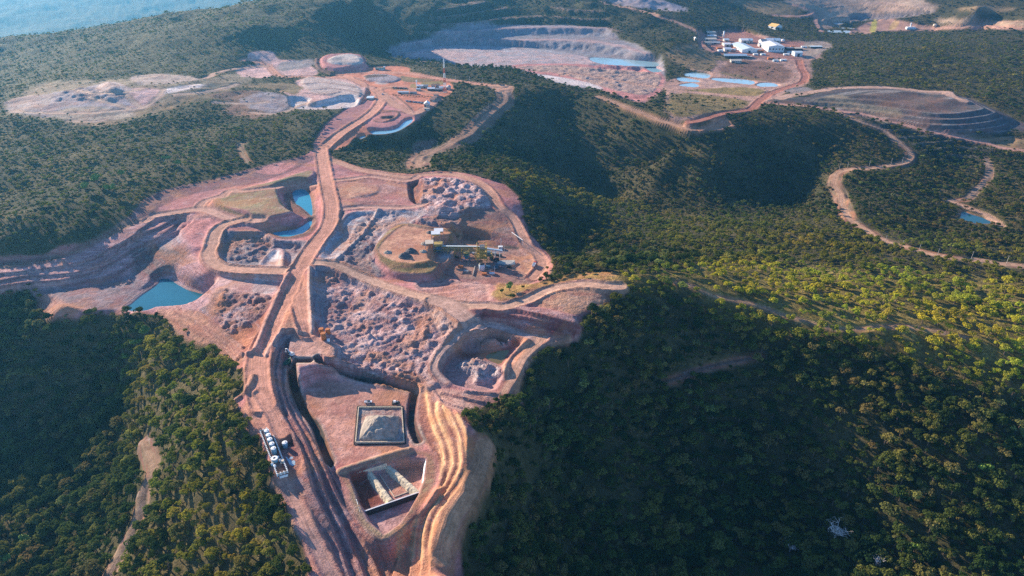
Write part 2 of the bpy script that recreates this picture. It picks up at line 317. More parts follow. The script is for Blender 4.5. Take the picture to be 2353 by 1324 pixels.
def coarse_dist(polys, st=6):
    best = None
    for p in polys:
        g = to_ground(p); xx, yy = X[::st, ::st], Y[::st, ::st]; d, _, _ = seg_dist(xx, yy, g, True); d = np.where(inside(xx, yy, g), -d, d); best = d if best is None else np.minimum(best, d)
    ri, ci = np.minimum(np.arange(NR) / st, best.shape[0] - 1.001), np.minimum(np.arange(NC) / st, best.shape[1] - 1.001); r0, c0 = ri.astype(int), ci.astype(int); a, b = (ri - r0)[:, None], (ci - c0)[None]
    return best[r0][:, c0] * (1 - a) * (1 - b) + best[r0 + 1][:, c0] * a * (1 - b) + best[r0][:, c0 + 1] * (1 - a) * b + best[r0 + 1][:, c0 + 1] * a * b
dO = coarse_dist([T(0, '720,337 680,250 560,160 640,120 740,120 850,130 950,165 1040,190 1035,230 960,290 860,320 765,350'), T(0, '1530,190 1600,70 1760,60 1890,100 1880,190 1820,215 1900,200 2200,210 2353,270 2353,310 2150,305 1950,265 1760,245 1600,290'),
                  T(0, '900,130 1000,70 1200,50 1400,70 1520,130 1530,220 1300,180 1100,150'), T(0, '1900,-20 2353,-20 2353,110 1880,110'), T(0, '1560,-20 1900,-20 1900,60 1600,60'), T(0, '1230,240 1450,262 1600,310 1700,300 1900,335 1950,430 1700,480 1450,450 1260,390')])
out = sstep(5, 90, dM) * (.12 + .88 * sstep(-5, 110, dO))
amp = 5 + 15 * sstep(700, 2400, Y)
Z += out * amp * (fbm(X, Y, 190, 4, 21) + 0.6 * ridged(X * 0.8 + Y * 0.5, Y * 0.8 - X * 0.5, 150, 4, 33) - 0.15)
Z += sstep(2, 30, dM) * 1.6 * fbm(X, Y, 26, 3, 77)
Z -= 26 * sstep(2700, 4500, Y) * ridged(X, Y, 620, 5, 91) * -1.6
# undergrowth colour of the wild ground: dry grass, painted brighter where sunlit, on crests and near left ridge, green in the gullies
gcol = sstep(-0.3, 0.35, fbm(X, Y, 70, 5, 14)); far_ = sstep(900, 1900, Y)[..., None]
base = np.array((0.055, 0.060, 0.028)) * (1 - gcol[..., None]) + np.array((0.15, 0.125, 0.06)) * gcol[..., None]
COL[:] = base * (1 - 0.55 * far_) + np.array((0.07, 0.075, 0.038)) * 0.35 * far_
def sunlit_gold(pts, v, feather=20, col=None):  # sunlight painted into sunlit zones: golden tree tint, brightened dry grass
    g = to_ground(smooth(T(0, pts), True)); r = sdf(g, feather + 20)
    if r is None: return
    w, x, y, d = r; m = (1 - sstep(-feather, feather, d + wob(x, y, 18, 18))); SUNLIT_GOLD[w] += (v - SUNLIT_GOLD[w]) * m
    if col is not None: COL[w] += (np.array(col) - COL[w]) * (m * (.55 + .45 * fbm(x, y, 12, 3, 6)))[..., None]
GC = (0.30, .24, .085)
sunlit_gold('1420,645 1560,615 1700,600 1900,612 2100,620 2353,650 2500,700 2500,950 2200,860 2000,790 1850,770 1700,725 1560,675', 1.0, 18, (0.50, .38, .10))
sunlit_gold('1800,700 2000,720 2150,760 2353,790 2353,850 2150,800 1950,775 1850,750', 1.0, 10, (0.56, .42, .12))
sunlit_gold('1150,395 1300,420 1500,480 1700,500 1950,500 2100,540 2353,580 2353,640 2000,610 1700,600 1500,560 1300,480', .3, 15)
sunlit_gold('320,760 450,800 560,900 560,1000 680,1300 300,1324 330,1100 300,950 280,850', .42, 14, (0.24, .19, .085))
sunlit_gold('0,340 200,300 500,290 700,250 650,330 500,400 350,460 150,520 0,560', .25, 30)
sunlit_gold('0,60 600,-20 700,100 560,140 300,190 0,210', .35, 60, (0.14, .125, .06))
sunlit_gold('1870,60 2353,110 2353,220 1900,190', .2, 30)
area(MINE, PINK, 0.0, 1.5, edge=2.0, sm=False, rough=0.15, var=0.25)
COL += (np.array(MAUVE) - COL) * (sstep(-0.1, 0.5, fbm(X, Y, 60, 4, 15)) * (1 - sstep(-8, 0, dM)) * 0.6)[..., None]

# --- upper camp, quarries and plants beyond the ridge
area(T(0, '''780,165 860,150 935,152 950,170 1030,187 1038,212 1002,232 985,250 965,262 955,272 945,290 900,310 850,316 815,322 800,337 765,347 720,337 740,295 765,270 795,250 800,230 830,225 840,200 800,190 760,185'''), ORANGE, 0, 3, var=0.3, z=1, flatmix=0.5)
area(T(0, '720,337 740,295 765,270 800,248 830,240 855,215 870,225 862,250 840,270 800,298 765,322 750,345'), MAUVE, 0, 2)
area(T(0, '860,230 900,240 950,255 985,250 945,290 900,310 860,300 840,285'), PINK, 0, 3)
area(T(0, '735,135 770,125 830,128 842,145 845,160 800,166 745,160'), PINK, 0, 2, add=4, slope=8, rough=.3)
berm(T(1, '2140,400 2150,460 2230,500 2353,520'), 2, 5, (0.2, .12, .1))
area(T(1, '2215,400 2300,370 2400,372 2450,400 2440,435 2330,440 2230,430'), (0.58, .50, .45), 0, 2, add=2.5, slope=8, rough=.3)
area(T(0, '680,185 740,178 830,190 840,215 820,240 770,250 720,250 680,245 665,220 640,205 690,205'), PALE, 0, 3, rough=.6, z=8, flatmix=.6)
area(T(1, '2030,545 2130,525 2350,560 2440,600 2430,660 2180,645 2060,600'), (0.50, .41, .38), 0, 2, add=2, slope=6, rough=.5)
for q_ in ('2040,570 2200,560 2400,590', '2080,610 2250,600 2430,630', '2050,630 2200,640 2300,620'): berm(T(1, q_), 1.5, 3, (0.36, .26, .24))
area(T(1, '1950,650 2100,660 2110,690 2330,640 2420,650 2400,720 2120,740 1960,720'), WHITE, 0, 2, add=-6, slope=8, rough=.5)
area(T(0, '575,120 625,118 640,135 690,140 720,155 730,170 690,178 640,172 600,180 550,172 560,155 590,148 570,135'), PALE, 0, 3, rough=.4)
area(T(1, '100,680 300,560 700,540 1150,535 1420,530 1560,500 1700,520 1600,600 1400,640 1150,720 900,810 600,845 300,800 60,775'), (0.27, .22, .155), .4, 10, edge=16, var=.4)
area(T(1, '520,600 640,575 760,560 880,590 1000,600 1110,605 1350,570 1370,590 1120,630 1060,690 960,740 850,770 620,820 450,800 100,760 60,740 180,690 350,650 340,630'), GREY, 0.12, 6, edge=9, rough=.5, var=.3)
area(T(1, '650,590 700,560 780,556 860,590 840,625 740,640 660,625'), (0.48, .40, .38), 0, 3, add=6, slope=22, rough=.4)
area(T(1, '900,600 1000,595 1100,610 1090,650 960,740 900,720 880,650'), PALE, 0, 4, rough=.3)
area(T(1, '1120,600 1340,568 1360,585 1250,610 1130,630'), WHITE, 0, 3)
heaps(T(1, '340,650 500,600 640,590 860,620 800,680 500,680 360,690'), 4, 30, 4)
area(T(1, '620,820 1100,700 1500,620 1480,650 1150,740 700,850'), DRY, .3, 8, edge=8)
area(T(1, '1430,640 1700,610 1820,650 1900,760 1700,800 1500,760 1550,700'), BROWN, .35, 8, edge=9)
for q_, c_, f_ in (('40,690 180,650 350,640 300,720 100,765', (0.36, .30, .29), .1), ('330,760 620,720 900,760 850,800 500,815', (0.38, .31, .25), .2), ('880,520 1100,500 1350,530 1200,560 950,570', (0.40, .32, .28), .1),
                  ('1600,480 1690,440 1760,470 1830,500 1700,520 1630,515', PALE, 0), ('1880,430 1960,415 2100,400 2120,440 2000,470 1900,480', (0.34, .30, .29), .05), ('1620,690 1700,640 1820,620 1950,660 1940,740 1800,760', GREY, .25), ('1500,580 1900,560 2040,590 1990,640 1800,600', DRY, .2)):
    area(T(1, q_), c_, f_, 4, edge=7, rough=.4, var=.3)
for q_ in ('100,752 400,765 640,760 860,740', '470,818 640,822 700,812', '520,610 640,630 860,620 960,600', '850,640 900,690 960,735', '1100,605 1070,650 1020,700 960,735', '1450,690 1640,702 1800,690', '1700,760 1850,770 1990,730 2110,690', '600,655 760,700 900,745', '1180,640 1350,625 1500,600 1600,570'):
    road(T(1, q_), 5, (0.46, .33, .26), clear=2, flat=.4)
BIG = T(2, '310,350 340,320 500,260 640,220 700,180 900,150 1150,145 1400,150 1560,150 1700,170 1800,190 1900,240 2000,290 2100,350 2180,380 2190,440 2200,490 2190,600 2060,690 1900,650 1780,610 1470,560 1300,490 1170,440 900,440 700,410 470,400 380,385')
area(BIG, (0.25, .25, .28), 0, 5, edge=8, rough=.4, var=.3)
area(T(2, '470,390 540,320 760,250 860,245 1000,265 1250,290 1500,330 1700,390 1690,430 1300,440 900,425 700,400'), (0.36, .36, .40), 0, 8, edge=8, z=-29, flatmix=.8, slope=20, rough=.6)
heaps(T(2, '520,380 760,270 1000,280 1250,310 1500,350 1650,400 1300,430 900,420 700,395'), 3.0, 45, 5)
terrace(BIG, 15, .45, lip=PALE, ground=-10, feather=10)
area(T(2, '1170,440 1500,430 1700,440 2050,470 2180,500 2190,600 2060,690 1900,650 1780,610 1470,520 1300,490'), PINK, 0, 5, rough=.6, var=.3, edge=6)
heaps(T(2, '1200,450 1500,440 1700,455 2050,485 2180,520 2100,640 1900,620 1780,590 1500,505 1300,480'), 3.0, 34, 6, cols=((0.47, .33, .27), (0.36, .27, .25)))
area(T(2, '1325,505 1450,515 1600,540 1720,570 1780,600 1640,590 1480,560'), WHITE, 0, 3)
FLAT = T(0, '''1528,190 1560,180 1610,175 1640,150 1610,110 1605,75 1640,65 1700,62 1745,78 1800,90 1870,100 1888,130 1862,142 1866,175 1850,196 1790,222 1760,240 1700,262 1640,262 1560,280 1535,270 1528,215''')
area(FLAT, (0.40, .255, .215), 0.12, 6, edge=8, rough=.5, var=.4)
for q_, c_, f_ in (('1570,185 1620,180 1700,196 1760,205 1740,214 1650,205 1580,196', (0.44, .30, .25), 0), ('1540,215 1600,222 1660,232 1640,245 1560,240', DRY, .5), ('1670,140 1760,142 1800,150 1790,165 1700,160', BROWN, .3), ('1650,165 1720,168 1800,178 1790,188 1700,180', DRY, .4), ('1640,120 1680,128 1670,140 1630,135', DRY, .5), ('1800,205 1850,200 1870,210 1820,216', SLATE, .1)):
    area(T(0, q_), c_, f_, 3, edge=5, rough=.5)
for q_ in ('1590,160 1640,168 1700,182 1760,192 1810,196', '1655,150 1700,152 1780,158 1830,165', '1600,178 1650,174 1700,186', '1690,212 1740,214 1790,205'): berm(T(0, q_), 1.8, 4, (0.42, .29, .23))
area(T(0, '1555,215 1650,222 1700,228 1720,240 1680,262 1620,262 1560,270 1530,250'), GRASS, .45, 6, edge=9)
area(T(0, '1600,100 1640,115 1645,150 1610,160 1560,150 1530,120'), DRY, .3, 6, edge=8)
area(T(0, '1610,72 1700,62 1760,85 1860,100 1868,128 1800,135 1680,130 1640,115'), (0.34, .17, .14), 0, 4, z=-15, flatmix=.7)
area(T(3, '120,605 400,590 560,600 600,620 540,648 300,640 60,612'), GRASS, .2, 4, edge=5)
area(T(3, '350,440 560,440 760,470 780,520 700,560 500,520 300,480'), BROWN, .25, 5, edge=8, rough=.5)
DUMP = T(3, '860,660 1000,625 1200,600 1400,590 1700,630 1950,650 2050,680 2150,720 2260,770 2353,830 2500,880 2500,960 2353,900 2000,920 1700,880 1500,830 1300,780 1000,730 780,705 620,690')
area(T(3, '870,290 1000,280 1060,315 990,350 920,395 870,375'), (0.36, .29, .24), .1, 4, edge=5, rough=.4)
area(DUMP, (0.105, .105, .105), 0, 4, edge=4, rough=.3)
gp = to_ground(smooth(DUMP, True)); rp = sdf(gp, 20); w, x, y, d = rp; q_ = np.abs(d) < 8; A3 = np.stack([x[q_], y[q_], np.ones(q_.sum())], -1); co3 = np.linalg.lstsq(A3, Z[w][q_], rcond=None)[0]
Z[w] += (co3[0] * x + co3[1] * y + co3[2] - Z[w]) * (1 - sstep(-10, 18, d))
gd = to_ground(smooth(T(3, '900,668 1100,640 1300,612 1600,625 1900,660 2060,700 2240,780 2300,830 2200,880 1950,905 1700,870 1500,815 1300,760 1050,715 880,690'), True)); rr = sdf(gd, 5)
if rr:
    w, x, y, d = rr; k = np.clip(-d / 52, 0, 1); k = k ** .8; Z[w] += 15 * k * (d < 0)
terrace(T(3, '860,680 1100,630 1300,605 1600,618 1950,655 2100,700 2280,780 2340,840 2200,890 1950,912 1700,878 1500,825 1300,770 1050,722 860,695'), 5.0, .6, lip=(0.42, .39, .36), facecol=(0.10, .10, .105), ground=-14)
area(T(3, '1240,650 1500,622 1700,650 1950,690 1900,735 1700,752 1500,740 1300,700'), (0.15, .115, .10), 0, 8, edge=8)
area(T(3, '940,680 1120,640 1250,700 1500,740 1520,800 1340,775 1090,730'), (0.25, .21, .15), .0, 5, edge=6)
area(T(3, '1960,920 2200,930 2353,940 2353,1000 2250,1010 2150,1000'), DRY, .15, 6, edge=8)
FAR_BARE = T(3, '720,5 900,-20 1500,-20 1750,30 1730,75 1500,105 1240,135 1160,150 1000,200 930,120 900,70 760,30')
area(FAR_BARE, (0.34, .26, .20), .05, 15, edge=14, rough=.5, var=.4)
for q_, c_ in (('1240,20 1500,15 1700,50 1600,75 1350,60', (0.42, .30, .24)), ('1000,80 1180,70 1220,110 1150,140 1020,130', (0.45, .33, .24)), ('780,20 900,15 1000,50 940,80 820,60', (0.36, .28, .2)), ('1500,5 1640,0 1700,30 1560,35', (0.40, .31, .24)), ('1900,60 2100,40 2300,60 2100,90', DRY), ('1800,120 2100,140 2353,150 2353,170 2000,170 1760,150', (0.36, .27, .19))): area(T(3, q_), c_, 0, 6, edge=9, rough=.4)
road(T(3, '920,70 945,110 950,160 985,215'), 9, (0.42, .24, .19)); road(T(3, '1240,230 1500,210 1760,192 2000,188 2353,180'), 10, (0.47, .27, .21)); road(T(3, '1000,45 1200,30 1450,40 1700,72'), 8, (0.40, .29, .22)); road(T(3, '1800,190 2050,170 2200,150 2353,140'), 7, (0.42, .28, .2))
for q_ in ('1180,150 1300,125 1500,112 1740,78', '1250,60 1450,50 1650,62', '1000,140 1100,120 1180,125'): berm(T(3, q_), 4, 8, (0.36, .27, .2))
area(T(3, '1200,95 1500,85 1760,70 1600,105 1350,130 1200,135'), SLATE, 0, 6, add=-8)
area(T(3, '350,0 700,10 850,60 800,100 650,105 480,60'), DRY, .15, 12, edge=12)
area(T(3, '1160,225 1300,150 1450,130 1700,170 2000,180 2353,180 2353,200 2000,200 1500,208 1240,230'), (0.42, .25, .19), 0, 5, edge=4)
area(T(3, '1330,142 1360,142 1350,210 1312,215'), (0.45, .40, .09), 0, 2, edge=1)
area(T(3, '1470,145 1510,150 1480,195 1440,200'), (0.55, .36, .16), 0, 2, edge=1)
area(T(2, '1800,0 2100,-10 2250,20 2353,60 2300,80 2000,50'), GREY, .1, 10, edge=10)

for q_, c_ in (('310,470 420,455 560,480 500,500 380,495', (0.40, .33, .31)), ('480,520 700,510 960,530 900,600 700,585 520,560', (0.50, .215, .15)), ('470,690 700,720 900,850 980,930 700,920 520,860', (0.50, .26, .21)), ('620,560 960,570 960,610 640,590', (0.36, .2, .12)), ('280,620 380,600 480,680 520,780 420,860 330,850', (0.5, .24, .17))): area(T('c', q_), c_, 0, 2, edge=2, var=.3)
area(T('c', '960,500 1050,500 1060,600 970,600'), GRASS, .1, 2); area(T('c', '1180,460 1540,440 1560,500 1200,520'), GRASS, .15, 2)
area(T('c', '140,340 500,320 760,380 750,440 560,470 300,450 180,430'), GREY, 0, 2, edge=2, add=2, slope=5, rough=1); area(T('c', '150,335 480,325 520,350 250,375 160,390'), (0.12, .10, .09), .1, 2)
area(T('c', '780,350 900,360 1150,390 1400,420 1100,460 820,440'), DRY, .35, 3)
for q_ in ('640,690 900,690 1150,705 1370,720', '700,720 800,800 900,880 1000,990', '420,870 440,960 700,980 1000,1040', '260,1020 400,1000 620,985 740,1010 700,1090 560,1150 420,1180 300,1150'): berm(T('c', q_), 1.4, 2.4, (0.24, .14, .11))
area(T('c', '430,1070 560,1060 680,1060 640,1110 450,1120'), (0.1, .07, .06), 0, 2, add=-2)
# --- west benches falling to the blue pond
WEST = T(4, '0,560 250,520 480,440 700,330 850,230 980,215 1050,260 1200,180 1450,190 1380,260 1300,400 1330,480 1370,560 1400,600 1500,680 1440,760 1300,840 1060,830 850,835 780,830 560,820 240,750 200,690 0,720 -400,760 -400,560')
area(WEST, (0.50, .30, .30), 0, 4, rough=.5, var=.25)
WL = ['-400,780 0,718 200,692 380,672 560,642 740,600 880,535 930,490 1010,430 1150,330', '-400,740 0,682 200,652 400,640 600,592 720,532 850,450 960,390 1080,340 1200,255', '-400,700 0,640 150,612 350,600 550,570 700,500 760,450 850,380 950,320 1050,290 1200,212',
      '-400,640 0,588 300,547 500,512 650,450 800,378 950,290 1020,245']
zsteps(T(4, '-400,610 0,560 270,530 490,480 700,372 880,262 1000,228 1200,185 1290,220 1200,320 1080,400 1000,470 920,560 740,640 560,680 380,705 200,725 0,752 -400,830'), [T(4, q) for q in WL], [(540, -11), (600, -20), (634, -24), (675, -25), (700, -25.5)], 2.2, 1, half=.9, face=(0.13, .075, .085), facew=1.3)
area(T(4, '880,440 1050,400 1250,420 1200,520 1000,600 880,620 920,520'), (0.20, .15, .15), 0, 6, edge=6, rough=.9)
area(T(4, '240,700 500,680 700,640 950,600 1000,680 850,740 780,830 560,790 300,730'), (0.27, .22, .25), 0, 6, edge=5, rough=.6)
area(T(4, '1110,330 1200,320 1220,380 1130,420 1080,400'), GREY, 0, 4)
area(T(4, '1250,250 1450,200 1530,250 1470,330 1380,400 1300,410 1250,330'), PINK, 0, 3, z=-3, flatmix=.5, var=.3)
area(T(4, '260,720 420,720 560,790 520,830 380,850 330,900 260,850'), (0.42, .24, .20), 0, 3, rough=.7)
area(T(1, '1000,1330 1250,1250 1500,1195 1750,1125 2080,1050 2110,1080 1900,1180 1700,1240 1400,1290 1150,1360 1000,1450 850,1500'), (0.22, .125, .135), 0, 3, edge=3, rough=.4)
area(T(1, '1730,1160 1850,1110 2000,1100 1980,1130 1860,1180'), PINK, 0, 2)
area(T(4, '-300,540 0,500 250,480 500,420 700,310 860,220 960,225 700,360 480,460 250,525 0,560 -300,600'), (0.24, .155, .12), .05, 4, edge=4)
area(T(4, '240,705 560,685 860,700 960,740 830,820 560,800 420,765 260,745'), (0.25, .19, .21), 0, 4, z=-25.4, slope=5, flatmix=.8, rough=.4)
P1 = T(4, '1080,622 1140,620 1190,650 1260,690 1340,715 1420,735 1400,770 1350,810 1290,835 1160,825 1060,822 1000,842 850,830 900,780 960,730 1020,690 1070,650')
area(P1, (0.20, .15, .15), 0, 2, z=-27.5, slope=9, ground=-26, sm=True)
# green pad and its two ponds
area(T(5, '0,390 200,310 400,260 600,200 640,210 600,250 430,280 400,320 420,390 520,450 510,490 350,530 250,510 180,470 0,430'), (0.30, .25, .14), 0, 2, z=5.0, slope=7, var=.3)
area(T(5, '0,395 180,330 200,345 20,405 240,500 260,520 160,500 0,430'), GRASS, 0, 1.5)
P2 = T(5, '505,330 540,310 590,312 625,350 640,420 640,490 600,460 550,420 530,410 510,370')
P2b = T(5, '370,607 420,595 520,580 580,550 630,520 638,545 590,600 540,618 480,632 420,628')
area(T(5, '450,300 520,270 620,280 650,360 665,500 660,560 590,620 460,650 360,630 330,600 560,540 600,490 520,430 460,380'), BROWN, 0, 3, z=-4.5, slope=9, rough=.4)
area(P2, SLATE, 0, 1, z=-8.0, slope=3.5, ground=-6.5); area(P2b, SLATE, 0, 1, z=-8.0, slope=3.5, ground=-6.5)
# spoil pockets west of the haul road
area(T(5, '0,600 150,590 330,600 400,650 600,660 560,740 500,830 430,830 440,730 390,710 330,760 270,830 120,830 20,800 -10,740'), GREY, 0, 2, add=-5, slope=7, rough=.9)
heaps(T(5, '30,630 150,600 330,610 400,660 560,670 520,740 430,700 330,730 250,810 60,790'), 2.0, 13, 7, cols=((0.40, .33, .34), (0.27, .22, .23)))
area(T(5, '290,820 330,760 390,715 430,730 425,830 360,840'), WHITE, 0, 2, add=-2)
area(T(5, '0,890 250,890 480,885 460,1010 350,1020 240,1000 0,960'), PALE, 0, 3, z=-9, slope=8, var=.2)
area(T(5, '270,890 400,890 380,1000 240,1000'), WHITE, 0, 2, rough=.3)
area(T(4, '1420,735 1500,680 1600,700 1700,730 1830,740 1800,830 1700,930 1560,1000 1480,930 1340,840 1400,790'), (0.34, .25, .26), 0, 3, rough=1)
heaps(T(4, '1500,700 1640,710 1830,740 1780,860 1700,930 1560,1000 1480,930 1420,860'), 2.6, 14, 8, cols=((0.40, .31, .33), (0.32, .16, .12)))
area(T(4, '1480,950 1560,930 1700,930 1800,850 1760,1000 1720,1100 1650,1120 1560,1040'), (0.46, .20, .12), 0, 3, rough=.5)
area(T(4, '1060,830 1200,830 1340,850 1480,950 1650,1120 1640,1180 1560,1180 1440,1090 1260,1040 1150,930'), (0.45, .25, .185), 0, 3, rough=.5)
for s in ('1180,850 1300,900 1450,1000 1640,1140', '1160,890 1280,950 1420,1040 1600,1170', '1330,850 1450,930 1560,1030 1640,1090'):
    berm(T(4, s), 1.6, 2.2, (0.40, .22, .17))
for k in range(5): berm([(558 + k * 1.5, 818 + k * 9), (584, 815 + k * 8.5)], 1.2, 1.3, (0.45, .27, .2))

# --- north loop and grey spoil basin
area(T(5, '800,250 1050,230 1280,250 1300,400 1100,430 830,440 810,380'), (0.44, .25, .22), 0, 3, rough=.3)
area(T(5, '830,270 1060,285 1050,340 850,370 800,350'), (0.52, .30, .21), 0, 2, z=1, slope=5)
terrace(T(5, '780,170 1000,200 1250,240 1340,300 1330,420 1100,440 820,440 800,300 1040,380 1180,330 1150,280 850,250'), 2.6, .5, lip=PINK, off=.7)
area(T(5, '1300,270 1400,240 1560,230 1720,270 1830,340 1850,420 1700,500 1560,520 1400,480 1340,420 1290,350'), (0.44, .36, .38), 0, 3, add=3, slope=10, rough=1)
heaps(T(5, '1360,260 1560,235 1720,275 1790,350 1770,430 1700,490 1560,480 1400,450 1350,400'), 1.8, 17, 9, cols=((0.55, .47, .49), (0.50, .29, .27)), power=.8)
cones(T(5, '1380,260 1560,235 1720,275 1790,350 1770,430 1700,490 1560,480 1400,450 1370,400'), 2.6, 4.6, 4.2, 5, ((0.60, .52, .55), (0.50, .27, .24)))
area(T(5, '1290,260 1380,240 1390,330 1360,410 1300,390 1280,320'), (0.22, .12, .12), 0, 2, add=-6, slope=6)
area(T(5, '860,480 1100,450 1330,450 1400,480 1300,540 1150,620 1080,720 1050,800 1080,860 900,830 850,760 700,780 720,680'), (0.40, .36, .38), 0, 3, add=-3, slope=9, rough=.8)
area(T(5, '880,490 1000,490 960,560 850,660 760,740 700,770 720,680'), (0.36, .38, .43), 0, 3, rough=.5)
area(T(5, '960,560 1100,455 1000,600 860,700 780,780 700,780'), (0.48, .42, .42), 0, 2, rough=.3)
area(T(5, '820,460 870,470 800,580 720,690 710,650'), (0.26, .2, .2), 0, 2, add=-3)
area(T(5, '840,760 960,640 1060,700 1050,800 1120,890 1000,890 880,830'), (0.27, .235, .25), 0, 3, rough=1)
heaps(T(5, '950,500 1250,460 1150,580 1050,680 1060,850 900,820 860,760'), 1.8, 15, 10)
berm(T(5, '1090,450 1000,600 880,720 800,790'), 2.2, 3, (0.5, .42, .40))
heaps(T(5, '1330,520 1500,480 1660,510 1640,560 1480,570'), 2.4, 15, 12, cols=((0.34, .28, .30), (0.26, .2, .2)))
# --- the crushing plant: pad, wall and lower yard
YARD = T(5, '1560,590 1640,580 1760,600 1900,640 2060,700 2180,760 2195,830 2120,920 1950,945 1800,920 1600,900 1500,880 1530,760 1600,680')
area(T(5, '1640,440 1850,440 1950,500 2060,560 2080,680 1950,640 1750,600 1640,580'), (0.24, .16, .14), 0, 3, rough=.5)
area(YARD, (0.30, .19, .16), 0, 3, z=-12, slope=7, flatmix=1)
area(T(5, '1960,760 2160,770 2190,830 2120,910 2000,860 1970,820'), (0.50, .27, .17), 0, 4)
area(T(5, '1620,590 1800,640 2060,700 2050,720 1800,690 1620,640'), (0.07, .07, .07), 0, 1.5, rough=.3)
area(T(5, '1060,700 1120,650 1080,760 1100,830 1200,880 1330,890 1520,850 1600,900 1440,920 1260,900 1130,850 1060,780'), (0.30, .17, .14), 0, 2, z=-11.5, slope=4)
PAD = T(5, '1270,550 1400,565 1560,600 1540,640 1500,700 1460,760 1400,790 1290,805 1180,790 1110,750 1085,720 1110,670 1180,600')
area(T(5, '1220,540 1400,560 1580,600 1570,700 1500,790 1440,860 1300,870 1180,850 1100,790 1075,720 1110,640'), (0.22, .18, .085), 0, 2, z=-4.0, slope=6, rough=.5, ground=-3)
area(PAD, (0.54, .30, .20), 0, 1.5, z=-1, slope=11, ground=-1, rough=.1, var=.2)
berm(T(5, '1290,550 1420,572 1560,590 1640,620 1630,650'), 2.0, 3, (0.40, .27, .17))
area(T(5, '1500,640 1620,650 1560,740 1510,770 1460,760'), (0.34, .34, .37), 0, 2, z=-9, slope=6)
# --- centre: rough spoil field in its bowl
FIELD = T(5, '650,830 720,830 900,880 1100,970 1300,1030 1500,1090 1640,1180 1640,1250 1580,1300 1500,1420 1480,1560 1500,1640 1200,1640 960,1560 760,1480 720,1400 700,1280 650,1250 640,1000')
area(FIELD, (0.42, .30, .30), 0, 3, add=-4, slope=9, rough=1)
CONE = T(5, '720,880 900,900 1100,980 1300,1050 1480,1100 1600,1200 1560,1320 1480,1450 1450,1600 1200,1600 960,1540 790,1440 760,1300 720,1100')
heaps(T(5, '720,880 900,900 1100,980 1300,1050 1480,1100 1600,1200 1560,1320 1480,1450 1450,1600 1200,1600 960,1540 790,1440 760,1300 720,1100'), 1.7, 8.5, 13, cols=((0.60, .44, .43), (0.38, .25, .265)), aniso=.5, oct=6)
heaps(T(5, '820,930 1100,1000 1400,1100 1500,1200 1400,1450 1100,1500 850,1350'), 1.3, 30, 14)
cones(CONE, 1.1, 2.1, 4.4, 3, ((0.56, .41, .40), (0.36, .225, .23)))
area(T(5, '1440,1120 1560,1130 1620,1240 1600,1270 1480,1260'), (0.45, .37, .36), 0, 2, add=3, slope=7, rough=.6)
area(T(5, '640,840 700,860 690,960 720,1080 730,1200 700,1270 650,1260'), (0.30, .27, .31), 0, 3)
area(T('e', '0,20 300,10 650,30 720,150 700,210 560,230 440,230 250,190 0,110'), (0.46, .28, .25), 0, 3, add=-2, rough=.5)
terrace(T('e', '0,20 300,10 480,10 620,30 440,120 250,170 0,110'), 2.2, .5, lip=PALE)
cones(T(5, '50,630 150,610 330,620 400,670 540,690 510,740 430,700 330,740 240,800 70,780'), 1.3, 3.0, 3.6, 6, ((0.44, .36, .37), (0.27, .21, .22)))
cones(T(4, '1520,710 1640,720 1810,750 1760,850 1690,920 1560,980 1480,900'), 1.4, 3.2, 3.8, 7, ((0.44, .33, .34), (0.33, .17, .13)))
cones(T(5, '960,520 1200,480 1130,580 1040,680 1050,830 900,800 860,760'), 1.1, 2.8, 3.8, 8, ((0.40, .35, .38), (0.24, .2, .22)))
cones(T(5, '1340,525 1500,490 1640,515 1600,555 1480,560'), 2.0, 4.0, 3.4, 9)
# ridge saddle and golden grass
area(T('e', '760,50 900,60 1100,50 1300,20 1500,-40 1800,-60 1930,-20 1900,50 1600,10 1400,30 1200,90 1060,160 930,190 780,200 720,150'), (0.40, .27, .09), .12, 3, edge=4, rough=.8)
area(T('e', '1080,230 1250,130 1450,80 1650,90 1850,110 1900,110 1780,240 1640,300 1500,350 1300,310 1100,260'), (0.54, .32, .22), 0, 2, rough=.7)
area(T('e', '920,170 1050,110 1250,70 1260,95 1080,160 960,210'), (0.2, .11, .08), 0, 2)
# east benches and pit
BEN = T('e', '590,390 700,280 900,270 1200,310 1490,390 1540,560 1450,590 1100,570 800,490 590,440')
area(BEN, (0.45, .28, .27), 0, 2, rough=.4)
zsteps(T('e', '590,430 620,310 720,275 900,265 1200,300 1490,375 1540,470 1545,570 1450,590 1100,575 800,500'), [T('e', q) for q in ('560,435 800,485 1050,555 1200,585 1540,575', '590,375 800,412 1000,462 1200,505 1350,530 1540,555', '600,325 700,330 900,360 1200,412 1380,442 1540,500', '640,290 900,300 1100,338 1300,380 1540,425')],
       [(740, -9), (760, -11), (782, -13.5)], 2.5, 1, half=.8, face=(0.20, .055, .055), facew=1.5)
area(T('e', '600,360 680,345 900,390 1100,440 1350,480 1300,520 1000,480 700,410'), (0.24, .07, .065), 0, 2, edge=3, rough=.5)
PIT = T('e', '170,800 240,690 340,620 360,560 460,490 620,480 900,500 1040,560 920,680 830,780 800,850 820,930 760,1030 640,1060 480,1040 300,1000 180,900')
berm(T('e', '1075,575 975,655 875,760 835,850 845,960'), 2.0, 3, SAND); berm(T('e', '1180,590 1100,680 970,800 890,960 820,1100'), 1.6, 2.0, SAND)
berm(T('e', '1440,590 1200,650 1070,740 1000,860 950,1000 940,1080'), 1.6, 2.5, (0.42, .25, .18))
area(PIT, (0.36, .22, .21), 0, 2, z=-17.5, slope=7, ground=-11, flatmix=.97, inner=True)
area(T('e', '690,490 900,505 1030,560 950,620 800,600 700,540'), (0.22, .06, .055), 0, 2, ground=-15, rough=.5)
